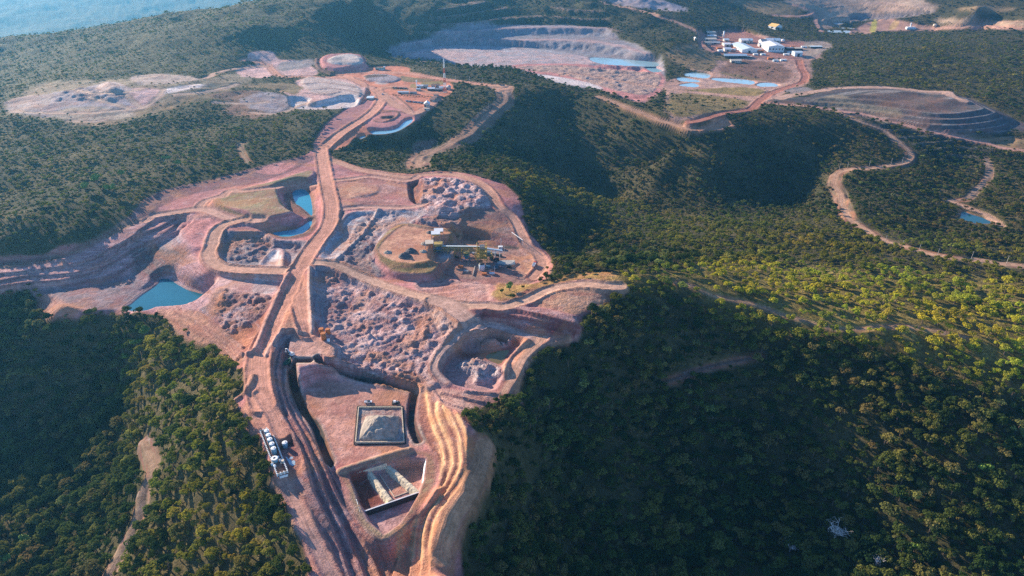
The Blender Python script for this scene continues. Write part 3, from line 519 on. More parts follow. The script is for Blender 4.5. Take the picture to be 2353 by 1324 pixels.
area(T('e', '370,700 640,700 900,640 1000,590 900,700 830,790 780,830 640,770 380,740'), (0.24, .10, .08), 0, 3, ground=-17)
heaps(T('e', '360,590 480,540 680,530 760,600 900,600 880,660 740,690 560,690 500,640 380,640'), 4.0, 13, 16, feather=3, cols=((0.47, .38, .40), (0.46, .31, .31)), power=.6)
area(T('e', '360,590 480,540 680,530 760,600 900,600 880,660 740,690 560,690 500,640 380,640'), None, add=3.6, slope=6, ground=-17)
heaps(T('e', '350,830 500,760 640,790 800,860 790,930 680,1010 540,1010 500,950 400,900'), 3.0, 12, 17, feather=3, cols=((0.52, .45, .44), (0.44, .36, .37)), power=.7)
area(T('e', '350,830 500,760 640,790 800,860 790,930 680,1010 540,1010 500,950 400,900'), None, add=3.6, slope=7, ground=-17)
area(T('e', '1050,570 1450,570 1200,650 1060,740 1000,850 960,950 940,1070 880,1100 810,1110 820,930 830,800 950,680'), (0.52, .30, .22), 0, 2)
area(T('e', '10,1060 300,1050 600,1080 760,1090 800,1110 620,1180 520,1270 300,1240 120,1160'), (0.50, .31, .25), 0, 3, rough=.4)
for s in ('220,1090 480,1150 620,1180', '100,1120 300,1200 450,1240', '450,1075 650,1090 800,1100', '150,1080 200,1150 220,1220'): berm(T('e', s), 1.2, 1.5, (0.36, .22, .2))
# --- south dump: floor, terraces, trenches
area(T(7, '420,370 600,350 800,390 980,420 960,600 1000,680 900,740 720,770 600,780 540,640 440,500'), (0.50, .27, .215), 0, 3, z=-16, slope=6, flatmix=.9, rough=.1, var=.35)
LEFTT = T(7, '330,140 420,130 370,220 360,330 350,430 400,540 500,700 560,790 640,950 740,1100 830,1180 850,1300 850,1500 500,1500 560,1324 480,1150 380,930 330,750 340,640 260,520 230,400 240,270')
area(LEFTT, (0.30, .19, .19), 0, 3, rough=.5, var=.25)
LL = ['375,400 395,480 450,600 500,700 545,790 590,880 660,1010 760,1130 880,1230 960,1500', '345,300 340,400 355,480 430,600 500,720 550,840 600,950 700,1120 800,1324 860,1500',
      '325,230 303,310 308,400 342,500 420,640 480,780 530,920 620,1090 720,1324 780,1500', '300,200 270,300 275,400 310,520 380,640 430,760 470,900 560,1080 650,1324 700,1500']
zsteps(T(7, '350,150 420,135 385,220 375,330 378,420 410,500 500,680 560,790 640,920 740,1080 880,1200 960,1500 640,1500 590,1324 510,1120 430,950 390,820 360,700 310,600 245,480 225,400 228,290 265,220'),
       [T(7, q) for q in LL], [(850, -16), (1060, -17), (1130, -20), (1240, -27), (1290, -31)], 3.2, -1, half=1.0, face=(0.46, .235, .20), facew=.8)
area(T('x', '620,240 850,240 1100,200 1200,400 1380,480 1380,760 1370,900 1000,880 640,840 600,500'), (0.52, .30, .24), 0, 2, z=-5, slope=5, var=.2)
area(T('x', '400,160 620,180 840,230 600,260 560,480 460,560 330,560 250,440'), (0.27, .2, .21), 0, 2, add=-2, slope=4)
RIGHTT = T('s', '800,0 870,-10 910,90 960,100 1060,160 1170,230 1215,350 1235,500 1225,690 1165,830 1070,960 980,1070 930,1190 910,1324 905,1700 560,1700 600,1400 650,1250 720,1130 840,990 950,830 970,640 930,540 860,470 800,380 760,200')
area(RIGHTT, (0.50, .26, .18), 0, 2, rough=.2)
RL = ['850,-10 870,150 920,330 985,500 1000,640 960,800 860,960 760,1100 690,1210 640,1340 600,1500', '945,90 960,250 1040,400 1080,560 1075,680 1000,850 900,980 800,1100 750,1230 735,1340 720,1500',
      '1000,120 1080,270 1140,400 1160,560 1150,680 1080,820 970,960 870,1090 830,1220 815,1330 810,1500', '1130,200 1195,360 1218,500 1211,680 1150,830 1050,950 960,1060 910,1190 895,1330 890,1500']
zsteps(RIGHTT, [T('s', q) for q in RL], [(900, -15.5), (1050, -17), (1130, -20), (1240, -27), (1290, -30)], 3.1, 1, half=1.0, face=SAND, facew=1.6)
area(T('s', '1240,430 1300,420 1400,470 1390,600 1340,740 1220,900 1130,1050 1040,1200 1000,1400 930,1500 930,1250 980,1120 1100,1000 1230,830 1260,680'), BROWN, 0, 2.5, rough=.4)
road(T('s', '1380,480 1340,640 1290,760 1220,900 1130,1040 1060,1180 1010,1324 990,1500'), 9, (0.47, .25, .15), flat=.6)
for i in range(3):
    for t_ in (.3, .62): berm(between(T(7, LL[i]), T(7, LL[i + 1]), t_), .35, .7, (0.46, .26, .235) if t_ < .5 else (0.22, .125, .13), sm=False)
    berm(between(T('s', RL[i]), T('s', RL[i + 1]), .5), .3, .6, (0.36, .19, .14), sm=False)
for i in range(3):
    for t_ in (.35, .7): berm(between(T(4, WL[i]), T(4, WL[i + 1]), t_), .5, 1.0, (0.48, .30, .28), sm=False)
BAS = T('s', '150,750 480,630 700,580 860,600 840,780 800,910 700,1080 620,1180 470,1275 330,1150 230,960')
area(T('s', '100,700 300,660 520,590 700,540 880,550 940,640 940,780 880,920 720,1120 560,1260 470,1300 350,1240 200,1000 120,820'), (0.27, .22, .13), 0, 3, z=-16.0, slope=7, flatmix=.9, ground=-16)
area(BAS, (0.45, .28, .27), 0, 1.5, z=-21.5, slope=3.0, ground=-16, rough=.15, sm=False, inner=True)
area(T('s', '165,775 320,740 470,990 275,1070'), (0.17, .06, .045), 0, 1.5, ground=-21, sm=False)
area(T('s', '570,650 840,620 830,780 800,880 640,720'), (0.46, .26, .23), 0, 1.5, ground=-21)
berm(T('s', '90,720 300,650 520,580 700,530'), 2.5, 4, (0.36, .25, .18))
# stockpile in its square bund
area(T('s', '245,140 640,140 660,460 220,465'), (0.42, .37, .36), 0, 1, ground=-16, rough=.6, sm=False)
# lined trenches
TRA = T('x', '950,960 700,960 630,1000 620,1100 650,1324') + T(7, '400,480 430,540 480,600 510,680 545,770')
TRB = T(7, '500,315 520,335 620,345 750,375 870,395 960,415') + T('s', '745,30 725,150 720,260 740,340 780,430')
for tr, wd, zb in ((TRA, 5.0, -19.0), (TRB, 5.0, -18.8)):
    g = np.stack(to_plane(*np.array(smooth(tr, False)).T, -15.5), -1); w = window(g, 14); x, y = X[w], Y[w]; d, lat, _ = seg_dist(x, y, g, False)
    k = 1 - sstep(wd * .30, wd * .62, d); Z[w] += (np.minimum(zb, Z[w] - 3.0) - Z[w]) * k
    k2 = (1 - sstep(wd * .62, wd * .75, d + wob(x, y, .5, 4))); COL[w] += (np.array((0.045, .05, .05)) - COL[w]) * k2[..., None]; RUF[w] *= 1 - k2
    rim = np.exp(-((d - wd * .82) / 0.9) ** 2); COL[w] += (np.array((0.40, .36, .31)) - COL[w]) * (rim * .7)[..., None]
berm(T('x', '1150,820 1380,800 1700,870 2152,960') + T(0, '900,868 950,885'), 2.0, 3, (0.36, .23, .23)); berm(T('x', '1400,780 1900,860') + T(0, '860,850 940,868 1000,885'), 2.0, 3, (0.42, .28, .27))
# tank farm terrace, tailings strip by the left road
area(T('t', '330,290 540,210 640,400 900,1100 680,1190 560,960'), (0.30, .17, .14), 0, 1, z=-6, slope=2.5, ground=-6, sm=False)
area(T('t', '690,430 940,390 1030,560 750,640'), (0.03, .03, .035), 0, .6, z=-8.5, slope=1.6, ground=-7, sm=False)
area(T('t', '760,680 1010,600 1130,960 930,1180 820,900'), (0.30, .16, .15), 0, 1.5, z=-8, slope=3, ground=-8)
area(T('t', '0,0 450,0 520,200 330,290 260,330 140,200'), ORANGE, 0, 2)
area(T('t', '470,0 600,0 760,250 740,330 640,370 560,180'), (0.33, .24, .25), 0, 1.5, add=-1.0)
# ---------------------------------------------------------------- haul roads
RC = (0.55, 0.275, 0.20)
area(T(4, '1990,570 2060,600 2080,760 2110,960 2060,1000 1910,960 1830,1040 1780,1100 1800,930 1900,760'), (0.50, .265, .175), 0, 2)
road(T(0, '560,138 575,137 612,150 626,163 646,175 714,177 800,180 830,184'), 11, RC, (1, 1))
road(T(0, '466,180 500,168 540,158 571,155 612,152'), 9, (0.42, .27, .21))
road(T(0, '780,170 830,166 882,167 950,170 1001,180 1069,190 1154,198'), 12, RC, (1.2, 1.2))
road(T(0, '790,176 814,184 848,201 868,212 876,226 865,248 841,269 800,296 764,322 740,345'), 14, RC, (1.6, 1.6))
road(T(0, '870,205 900,200 950,205 1000,214 1030,205'), 13, (0.5, .25, .17))
road(T(0, '880,215 900,235 930,252 955,262 985,245 1005,228'), 12, (0.5, .27, .2))
road(T(0, '1157,211 1161,231 1140,250 1120,265 1100,287 1079,306 1055,320 1032,333 1005,345 984,354 968,362 960,374 962,384'), 10, (0.33, .20, .14), (0, 1), clear=9, flat=.7, tint=(.24, .18, .14))
area(T(0, '1120,197 1175,197 1180,208 1165,222 1150,215'), (0.52, .30, .2), 0, 2)
area(T(0, '950,335 975,322 1000,322 990,345 965,362 945,370'), (0.20, .13, .1), .2, 4, edge=5)
road(T(0, '1375,221 1443,248 1511,275 1580,296 1604,299 1655,296'), 9, (0.42, .25, .17), (0, 1), clear=1.5)
road(T(0, '1610,300 1640,285 1660,272 1668,285 1682,290'), 8, (0.52, .26, .16))
area(T(3, '240,820 280,790 340,790 380,850 330,860 260,850'), (0.52, .26, .16), 0, 3, add=-2)
road(T(0, '1811,238 1870,246 1937,262 1978,279 2029,299 2063,326 2092,352 2083,374 2029,384 1961,388 1927,398 1918,418 1928,442 1934,460 1950,498 1978,522 2029,551 2097,573 2182,591 2267,602 2353,612 2500,622'), 7.5, (0.44, .27, .18), (.6, .6), clear=4, tint=(.20, .15, .11))
road(T(0, '1836,138 1841,156 1851,174 1843,190 1814,200 1778,212 1756,224 1740,238 1723,252 1690,256 1655,262 1620,272 1587,282'), 13, (0.36, .15, .11), (1, 1))
road(T(0, '1290,173 1324,170 1426,187 1528,204 1600,212 1655,218 1737,224'), 9, (0.44, .27, .21), (1, 0))
road(T(0, '1764,236 1859,245 1927,254 1995,266 2063,284 2131,301 2216,318 2301,340 2400,352'), 11, (0.50, .28, .22), (0, 1))
road(T(0, '1790,226 1842,216 1927,203 2029,200 2131,212 2199,222 2215,232'), 17, (0.46, .30, .23))
road(T(0, '1380,5 1402,10 1494,31 1553,50 1604,75 1614,102 1641,120'), 9, (0.40, .24, .18), clear=4)
road(T(0, '1614,76 1612,100 1625,114 1700,125 1760,127 1836,138'), 9, (0.40, .2, .16))
road(T(0, '1820,10 1850,18 1866,30 1845,38 1780,35'), 11, (0.46, .26, .2), clear=5)
road(T(0, '1553,648 1600,662 1638,678 1723,699 1808,726 1893,751 1961,758 2029,750 2131,756 2216,777'), 3.0, (0.38, .24, .15), clear=1)
road(T(0, '330,1020 350,1075 330,1130 318,1190 285,1260 250,1324 230,1400'), 4.0, (0.30, .21, .15), clear=3.0)
road(T(0, '2264,364 2272,385 2270,408 2240,442 2219,458 2182,461'), 5, (0.26, .19, .15), clear=2)
road(T(0, '2175,461 2199,467 2230,480 2267,495 2300,517'), 5, (0.48, .31, .22), clear=2)
road(T(0, '560,330 551,333 558,354 571,374'), 3.5, (0.34, .24, .15), clear=1.5)
road(T(0, '1530,880 1580,862 1650,840 1750,818'), 2.4, (0.20, .13, .11), clear=1)
road(T(4, '2130,-20 2050,0 1900,-10 1700,20 1561,30 1500,60 1380,100 1330,150 1200,175 1050,200 990,232'), 8, (0.48, .27, .21), (1, 1))
road(T(0, '357,496 408,488 459,481 490,488 520,500 560,508 600,505'), 10, (0.52, .31, .25), (1, 1))
road(T(0, '560,505 530,512 503,526 492,545 487,565 479,583 488,602 512,615 561,620 629,622 673,625'), 11, (0.52, .30, .22), (1.4, 1.4))
road(T(0, '755,366 772,372 823,390 891,402 942,408 976,402 1044,402 1095,418 1126,442 1148,476 1177,500 1200,541 1214,568 1238,588 1245,612 1225,638'), 9, (0.48, .27, .20), (1, 1))
road(T(5, '800,450 950,430 1100,435 1330,430 1400,400'), 7, (0.5, .30, .25), (1, 1))
road(T(5, '780,250 900,240 1050,225 1250,255 1350,225'), 7, (0.5, .29, .23), (1, 1))
road(T(0, '705,603 740,604 772,609 823,634 874,655 925,670 976,684 1027,696 1078,703 1129,704 1197,697 1250,671 1298,658 1347,653 1383,657 1426,660'), 9, (0.54, .34, .25), (1.2, 1.2))
road(T(0, '1000,690 1030,700 1061,722 1085,742'), 14, (0.50, .32, .26), (0, 1))
road(T('e', '560,440 800,480 1050,550 1200,575'), 6, (0.48, .33, .30), (0, 1))
road(T('e', '560,440 440,500 350,590 240,690 165,800 170,880 260,990'), 4, (0.5, .33, .28))
road(T(0, '673,640 694,719 702,745 709,768'), 11, RC, (0, 1.6))
road(T(0, '738,338 739,352 745,391 753,432 762,483 752,522 724,563 697,600 682,625 666,660 650,695 629,736 607,785 594,822 592,862 597,907 604,930'), 13.5, RC, (1.3, 1.3), bw=1.8)
road(T(0, '597,905 612,930 628,955 640,985 650,1000'), 6, RC, (0, 1))
area(T(0, '575,915 600,920 625,960 615,985 575,1000 556,950'), RC, 0, 1.5, edge=1)
road(T(0, '645,1095 662,1125 682,1165 706,1215 735,1270 765,1330 790,1400'), 6, (0.48, .28, .23), (.8, .8))
road(T('e', '1170,575 1060,700 950,850 880,980 820,1080'), 5, (0.52, .31, .22))
berm(T(0, '660,172 690,178 720,178'), 1, 3)
berm(T('e', '0,1062 60,1045 120,1045'), 1.5, 3, (0.5, .3, .24))
berm(T(0, '540,922 562,905 577,880 582,865'), 2, 3, (0.42, .22, .16)); berm(T(0, '664,632 650,658 632,700 612,745 597,785 586,808'), 3.0, 3.4, (0.42, .23, .19)); berm(T(0, '588,806 568,814 551,817'), 2, 2.6, (0.42, .23, .19)); berm(T(0, '712,615 711,660 713,710 718,764'), 2.2, 2.6, (0.55, .37, .31))
berm(T('x', '390,170 620,185 830,235'), 2.4, 3, (0.46, .27, .22)); berm(T('x', '400,170 280,320 150,520 100,650'), 1.6, 2, (0.5, .3, .25))
# ponds: levelled beds
PONDS = [('P1', P1, -26, (0.015, .13, .19), 'large blue-green pond under the western mine benches'),
 ('P2', P2, -6.5, (0.03, .25, .36), 'upper turquoise pond beside the haul road'), ('P2b', P2b, -6.5, (0.03, .25, .36), 'lower turquoise pond arm behind the dark embankment'),
 ('P3', T(2, '215,885 330,880 400,858 440,820 490,803 493,822 440,862 380,892 300,907 220,907'), None, (0.16, .33, .42), 'pale blue ditch pond beside the camp'),
 ('P3b', T(2, '130,930 160,918 180,922 150,938'), None, (0.2, .36, .42), 'small pale puddle'),
 ('P4', T(2, '1700,390 1800,393 2000,408 2150,423 2142,450 1980,446 1800,436 1705,412'), None, (0.30, .48, .55), 'pale pond in the big quarry'),
 ('P4b', T(2, '2070,460 2140,460 2185,482 2120,488'), None, (0.26, .46, .54), 'small pale pond'),
 ('P5', T(3, '60,500 120,490 220,500 235,515 200,530 80,516'), None, (0.34, .52, .6), 'pond'), ('P6', T(3, '5,530 50,524 155,544 150,556 40,550'), None, (0.30, .48, .56), 'pond'),
 ('P6b', T(3, '20,577 110,562 160,580 120,590'), None, (0.30, .48, .56), 'pond'), ('P7', T(3, '245,530 400,533 525,549 520,572 400,562 280,547'), None, (0.34, .52, .6), 'pond'),
 ('P8', T(3, '545,572 580,561 660,563 695,585 620,592 560,584'), None, (0.34, .52, .6), 'pond'),
 ('P9', T(3, '1020,183 1190,189 1180,196 1030,194'), None, (0.4, .5, .56), 'pond'), ('P9b', T(3, '995,206 1170,208 1150,226 1010,222'), None, (0.4, .5, .56), 'pond'),
 ('P9c', T(3, '1025,153 1130,157 1100,165 1040,160'), None, (0.4, .5, .56), 'pond'),
 ('P10', T(6, '1935,165 2000,185 2080,210 2150,243 2100,252 2000,242 1880,225 1920,205'), None, (0.02, .10, .13), 'pond'),
 ('P11', T('e', '645,750 700,705 860,680 850,730 790,810 720,800'), -17.1, (0.16, .12, .035), 'pond')]
POND_GEO = []
for nm, poly, z, c, lab in PONDS:
    pp = smooth(poly, True)
    if z is None:
        g = to_ground(pp); z = float(np.percentile(samp(Z, g[:, 0], g[:, 1]), 35)) - 0.3
    g = np.stack(to_plane(pp[:, 0], pp[:, 1], z), -1)
    r = sdf(g, 12)
    if r is None: continue
    w, x, y, d = r
    bed = z - 1.6 * (1 - sstep(-3.5, 0.0, d)) + 0.02
    rim_ = z + 0.5 + 0.25 * np.maximum(d, 0)
    Z[w] = np.where(d < 0, bed - 0.02 + 0.0, Z[w]); k = (1 - sstep(2, 11, d)) * (d >= 0)
    Z[w] += (np.clip(Z[w], z + 0.15 + 0.45 * np.clip(d, 0, 1.2), z + 0.4 + 1.1 * np.maximum(d, 0)) - Z[w]) * k
    RUF[w] *= np.where(d < 3, .3, 1); FOR[w] *= sstep(3, 7, d)
    if nm in ('P1',): COL[w] += (np.array((0.34, .32, .34)) - COL[w]) * (np.exp(-(np.maximum(d, 0) / 2.0) ** 2) * (d > -1) * .7)[..., None]
    POND_GEO.append((nm, g, z, c, lab))
FOR = np.maximum(FOR, .30 * np.exp(-(dM / 4.0) ** 2) * (ROAD < .1) * (fbm(X, Y, 14, 2, 88) > -.1))
# fine relief of the bare ground
fine = 1 - sstep(600, 1500, Y)
Z += RUF * fine * (0.55 * ridged(X, Y, 6.5, 3, 61)) + (1 - FOR) * (1 - ROAD) * fine * 0.12 * perlin(X / 2.6, Y / 2.6, 70)
# ---------------------------------------------------------------- mesh of the ground
def nd(nt, kind, **kw):
    n = nt.nodes.new(kind)
    for k, v in kw.items():
        if k.startswith('i_'): n.inputs[k[2:].replace('_', ' ')].default_value = v
        else: setattr(n, k, v)
    return n
def mat(name, col=(0.5, 0.5, 0.5), rough=0.8, metal=0.0, var=0.15, scale=1.0, spec=0.3, bump=0.0):
    """plain paint or soil with weathering noise"""
    m = bpy.data.materials.new(name); m.use_nodes = True; nt = m.node_tree; b = nt.nodes['Principled BSDF']
    tc = nd(nt, 'ShaderNodeTexCoord'); n = nd(nt, 'ShaderNodeTexNoise', i_Scale=scale, i_Detail=4.0)
    nt.links.new(tc.outputs['Object'], n.inputs['Vector'])
    r = nd(nt, 'ShaderNodeMapRange'); r.inputs['From Min'].default_value = .3; r.inputs['From Max'].default_value = .7
    r.inputs['To Min'].default_value = 1 - var; r.inputs['To Max'].default_value = 1 + var
    nt.links.new(n.outputs['Fac'], r.inputs['Value'])
    mx = nd(nt, 'ShaderNodeVectorMath', operation='SCALE'); mx.inputs[0].default_value = col
    nt.links.new(r.outputs[0], mx.inputs['Scale']); nt.links.new(mx.outputs[0], b.inputs['Base Color'])
    b.inputs['Roughness'].default_value = rough; b.inputs['Metallic'].default_value = metal; b.inputs['Specular IOR Level'].default_value = spec
    if bump:
        bp = nd(nt, 'ShaderNodeBump', i_Strength=1.0, i_Distance=bump); nt.links.new(n.outputs['Fac'], bp.inputs['Height']); nt.links.new(bp.outputs[0], b.inputs['Normal'])
    return m
def link(o, parent=None):
    sc.collection.objects.link(o)
    if parent: o.parent = parent
    return o
me = bpy.data.meshes.new('ground'); nv = NR * NC
me.vertices.add(nv); me.vertices.foreach_set('co', np.stack([X, Y, Z], -1).astype(np.float32).ravel())
idx = np.arange(nv).reshape(NR, NC); q = np.stack([idx[:-1, :-1], idx[:-1, 1:], idx[1:, 1:], idx[1:, :-1]], -1).reshape(-1, 4)
me.loops.add(q.size); me.loops.foreach_set('vertex_index', q.ravel().astype(np.int32))
me.polygons.add(len(q)); me.polygons.foreach_set('loop_start', np.arange(0, q.size, 4, dtype=np.int32)); me.polygons.foreach_set('loop_total', np.full(len(q), 4, np.int32))
me.polygons.foreach_set('use_smooth', np.ones(len(q), bool)); me.update()
ca = me.attributes.new('soil', 'FLOAT_COLOR', 'POINT'); ca.data.foreach_set('color', np.concatenate([COL.reshape(-1, 3), np.ones((nv, 1))], 1).astype(np.float32).ravel())
for nm, F in (('wild', FOR), ('rough', RUF), ('lateral', LAT), ('road', ROAD)):
    a_ = me.attributes.new(nm, 'FLOAT', 'POINT'); a_.data.foreach_set('value', F.astype(np.float32).ravel())
ground = bpy.data.objects.new('ground', me); link(ground); ground['kind'] = 'structure'
gm_ = bpy.data.materials.new('earth'); gm_.use_nodes = True; nt = gm_.node_tree; L = nt.links.new; b = nt.nodes['Principled BSDF']
b.inputs['Roughness'].default_value = .95; b.inputs['Specular IOR Level'].default_value = .12
tc = nd(nt, 'ShaderNodeTexCoord'); at = nd(nt, 'ShaderNodeAttribute', attribute_name='soil'); aw = nd(nt, 'ShaderNodeAttribute', attribute_name='wild')
ar = nd(nt, 'ShaderNodeAttribute', attribute_name='rough'); al = nd(nt, 'ShaderNodeAttribute', attribute_name='lateral'); ad = nd(nt, 'ShaderNodeAttribute', attribute_name='road')
def noise(scale, detail=5.0, vec=None, rough=.6, dist=0.0):
    n = nd(nt, 'ShaderNodeTexNoise', i_Scale=scale, i_Detail=detail, i_Roughness=rough, i_Distortion=dist); L(vec or tc.outputs['Object'], n.inputs['Vector']); return n
def mrange(v, a, b_, c, d):
    r = nd(nt, 'ShaderNodeMapRange'); L(v, r.inputs['Value'])
    for k, val in zip(('From Min', 'From Max', 'To Min', 'To Max'), (a, b_, c, d)): r.inputs[k].default_value = val
    return r.outputs[0]
def math_(op, a, b_):
    m = nd(nt, 'ShaderNodeMath', operation=op)
    for i, v in enumerate((a, b_)):
        if isinstance(v, (int, float)): m.inputs[i].default_value = v
        else: L(v, m.inputs[i])
    return m.outputs[0]
def mixc(f, a, b_, mode='MIX'):
    m = nd(nt, 'ShaderNodeMix', data_type='RGBA', blend_type=mode)
    if isinstance(f, (int, float)): m.inputs[0].default_value = f
    else: L(f, m.inputs[0])
    for s, v in ((m.inputs[6], a), (m.inputs[7], b_)):
        if isinstance(v, tuple): s.default_value = v + (1,)
        else: L(v, s)
    return m.outputs[2]
n1 = noise(.035, 6); n2 = noise(.22, 6, dist=.6); n3 = noise(1.1, 4)
k = math_('MULTIPLY', mrange(n1.outputs['Fac'], .3, .7, .78, 1.2), math_('MULTIPLY', mrange(n2.outputs['Fac'], .3, .7, .68, 1.3), mrange(n3.outputs['Fac'], .3, .7, .75, 1.25)))
sv = nd(nt, 'ShaderNodeVectorMath', operation='SCALE'); L(at.outputs['Color'], sv.inputs[0]); L(k, sv.inputs['Scale'])
# strata and rill colours on bare ground
mp = nd(nt, 'ShaderNodeMapping'); mp.inputs['Scale'].default_value = (.03, .03, .9); L(tc.outputs['Object'], mp.inputs['Vector'])
n4 = noise(1.0, 5, mp.outputs[0], .7)
sx = nd(nt, 'ShaderNodeSeparateXYZ'); L(tc.outputs['Object'], sx.inputs[0]); bare = math_('MULTIPLY', math_('SUBTRACT', 1.0, aw.outputs['Fac']), mrange(sx.outputs[1], 750, 1200, 1, .25)); notroad = math_('SUBTRACT', 1.0, ad.outputs['Fac'])
strat = math_('MULTIPLY', math_('MULTIPLY', mrange(n4.outputs['Fac'], .46, .58, 0, .5), bare), notroad)
c1 = mixc(strat, sv.outputs[0], (0.27, .085, .08))
n5 = noise(.09, 6, None, .65, 1.0)
pale = math_('MULTIPLY', math_('MULTIPLY', mrange(n5.outputs['Fac'], .58, .70, 0, .35), bare), notroad)
c2 = mixc(pale, c1, (0.60, .47, .47))
och = math_('MULTIPLY', math_('MULTIPLY', mrange(noise(.022, 5, None, .6, .8).outputs['Fac'], .50, .62, 0, .5), bare), notroad); c2 = mixc(och, c2, (0.50, .225, .11))
# wheel tracks on haul roads, from the distance across the road
cmb = nd(nt, 'ShaderNodeCombineXYZ'); L(al.outputs['Fac'], cmb.inputs[0]); sx = nd(nt, 'ShaderNodeSeparateXYZ'); L(tc.outputs['Object'], sx.inputs[0])
L(math_('MULTIPLY', sx.outputs[1], .02), cmb.inputs[1]); L(math_('MULTIPLY', sx.outputs[0], .02), cmb.inputs[2])
n6 = noise(1.15, 4, cmb.outputs[0], .7)
trk = math_('MULTIPLY', mrange(n6.outputs['Fac'], .5, .66, 0, .38), ad.outputs['Fac'])
c3 = mixc(trk, c2, (0.27, .125, .085))
trk2 = math_('MULTIPLY', mrange(n6.outputs['Fac'], .45, .33, 0, .3), ad.outputs['Fac'])
c3 = mixc(trk2, c3, (0.66, .42, .30))
# dry grass and leaf litter between the trees
n7 = noise(.35, 7, None, .75); n8 = noise(1.6, 3, None, .7)
wl = math_('MULTIPLY', mrange(n7.outputs['Fac'], .34, .6, 0, .75), aw.outputs['Fac'])
c4 = mixc(wl, c3, (0.032, .036, .018))
wl2 = math_('MULTIPLY', mrange(n8.outputs['Fac'], .52, .7, 0, .4), aw.outputs['Fac'])
c5 = mixc(wl2, c4, (0.17, .145, .06)); L(c5, b.inputs['Base Color'])
bmp = nd(nt, 'ShaderNodeBump', i_Strength=.9, i_Distance=1.0)
hgt = math_('ADD', math_('MULTIPLY', n2.outputs['Fac'], math_('ADD', math_('MULTIPLY', ar.outputs['Fac'], 2.2), .25)), math_('MULTIPLY', n3.outputs['Fac'], math_('ADD', math_('MULTIPLY', ar.outputs['Fac'], 1.3), .3)))
hgt = math_('ADD', hgt, math_('MULTIPLY', math_('MULTIPLY', n7.outputs['Fac'], aw.outputs['Fac']), 2.5))
hgt = math_('ADD', hgt, math_('MULTIPLY', math_('MULTIPLY', n6.outputs['Fac'], ad.outputs['Fac']), .5))
L(hgt, bmp.inputs['Height']); L(bmp.outputs[0], b.inputs['Normal'])
me.materials.append(gm_)
# ---------------------------------------------------------------- water
def water_mat(name, col):
    m = bpy.data.materials.new(name); m.use_nodes = True; nt = m.node_tree; b = nt.nodes['Principled BSDF']
    tc = nd(nt, 'ShaderNodeTexCoord'); n = nd(nt, 'ShaderNodeTexNoise', i_Scale=.06, i_Detail=3.0); nt.links.new(tc.outputs['Object'], n.inputs['Vector'])
    mx = nd(nt, 'ShaderNodeMix', data_type='RGBA'); mx.inputs[6].default_value = (*[c * .8 for c in col], 1); mx.inputs[7].default_value = (*[min(c * 1.25, 1) for c in col], 1)
    nt.links.new(n.outputs['Fac'], mx.inputs[0]); dp = nd(nt, 'ShaderNodeAttribute', attribute_name='deep'); m2 = nd(nt, 'ShaderNodeMix', data_type='RGBA'); m2.inputs[6].default_value = (*[.45 * c + .55 * e for c, e in zip(col, (.32, .27, .23))], 1)
    nt.links.new(mx.outputs[2], m2.inputs[7]); nt.links.new(dp.outputs['Fac'], m2.inputs[0]); nt.links.new(m2.outputs[2], b.inputs['Base Color'])
    b.inputs['Roughness'].default_value = .12; b.inputs['Specular IOR Level'].default_value = .5
    n2 = nd(nt, 'ShaderNodeTexNoise', i_Scale=1.4, i_Detail=3.0); nt.links.new(tc.outputs['Object'], n2.inputs['Vector'])
    bp = nd(nt, 'ShaderNodeBump', i_Strength=.25, i_Distance=.15); nt.links.new(n2.outputs['Fac'], bp.inputs['Height']); nt.links.new(bp.outputs[0], b.inputs['Normal'])
    return m
for nm, g, z, c, lab in POND_GEO:
    m = bpy.data.meshes.new('water'); cxy = g.mean(0); g2 = cxy + (g - cxy) * 1.0
    # push the edge slightly under the bank
    nxt = np.roll(g2, -1, 0) - np.roll(g2, 1, 0); nn = np.stack([nxt[:, 1], -nxt[:, 0]], -1); nn /= np.linalg.norm(nn, axis=1)[:, None] + 1e-9
    ar2 = np.sum(g2[:, 0] * np.roll(g2[:, 1], -1) - np.roll(g2[:, 0], -1) * g2[:, 1]); nn *= 1 if ar2 > 0 else -1
    g2 = g2 + nn * 0.45
    N_ = len(g2); m.from_pydata([(p[0], p[1], z) for p in g2], [], [tuple(range(N_))[::1 if ar2 > 0 else -1]]); m.materials.append(water_mat('water_' + nm, c)); a_ = m.attributes.new('deep', 'FLOAT', 'POINT'); a_.data.foreach_set('value', [1.0] * N_)
    o = bpy.data.objects.new('pond', m); link(o); o['kind'] = 'structure'; o['label'] = lab if lab != 'pond' else 'pale settling pond'
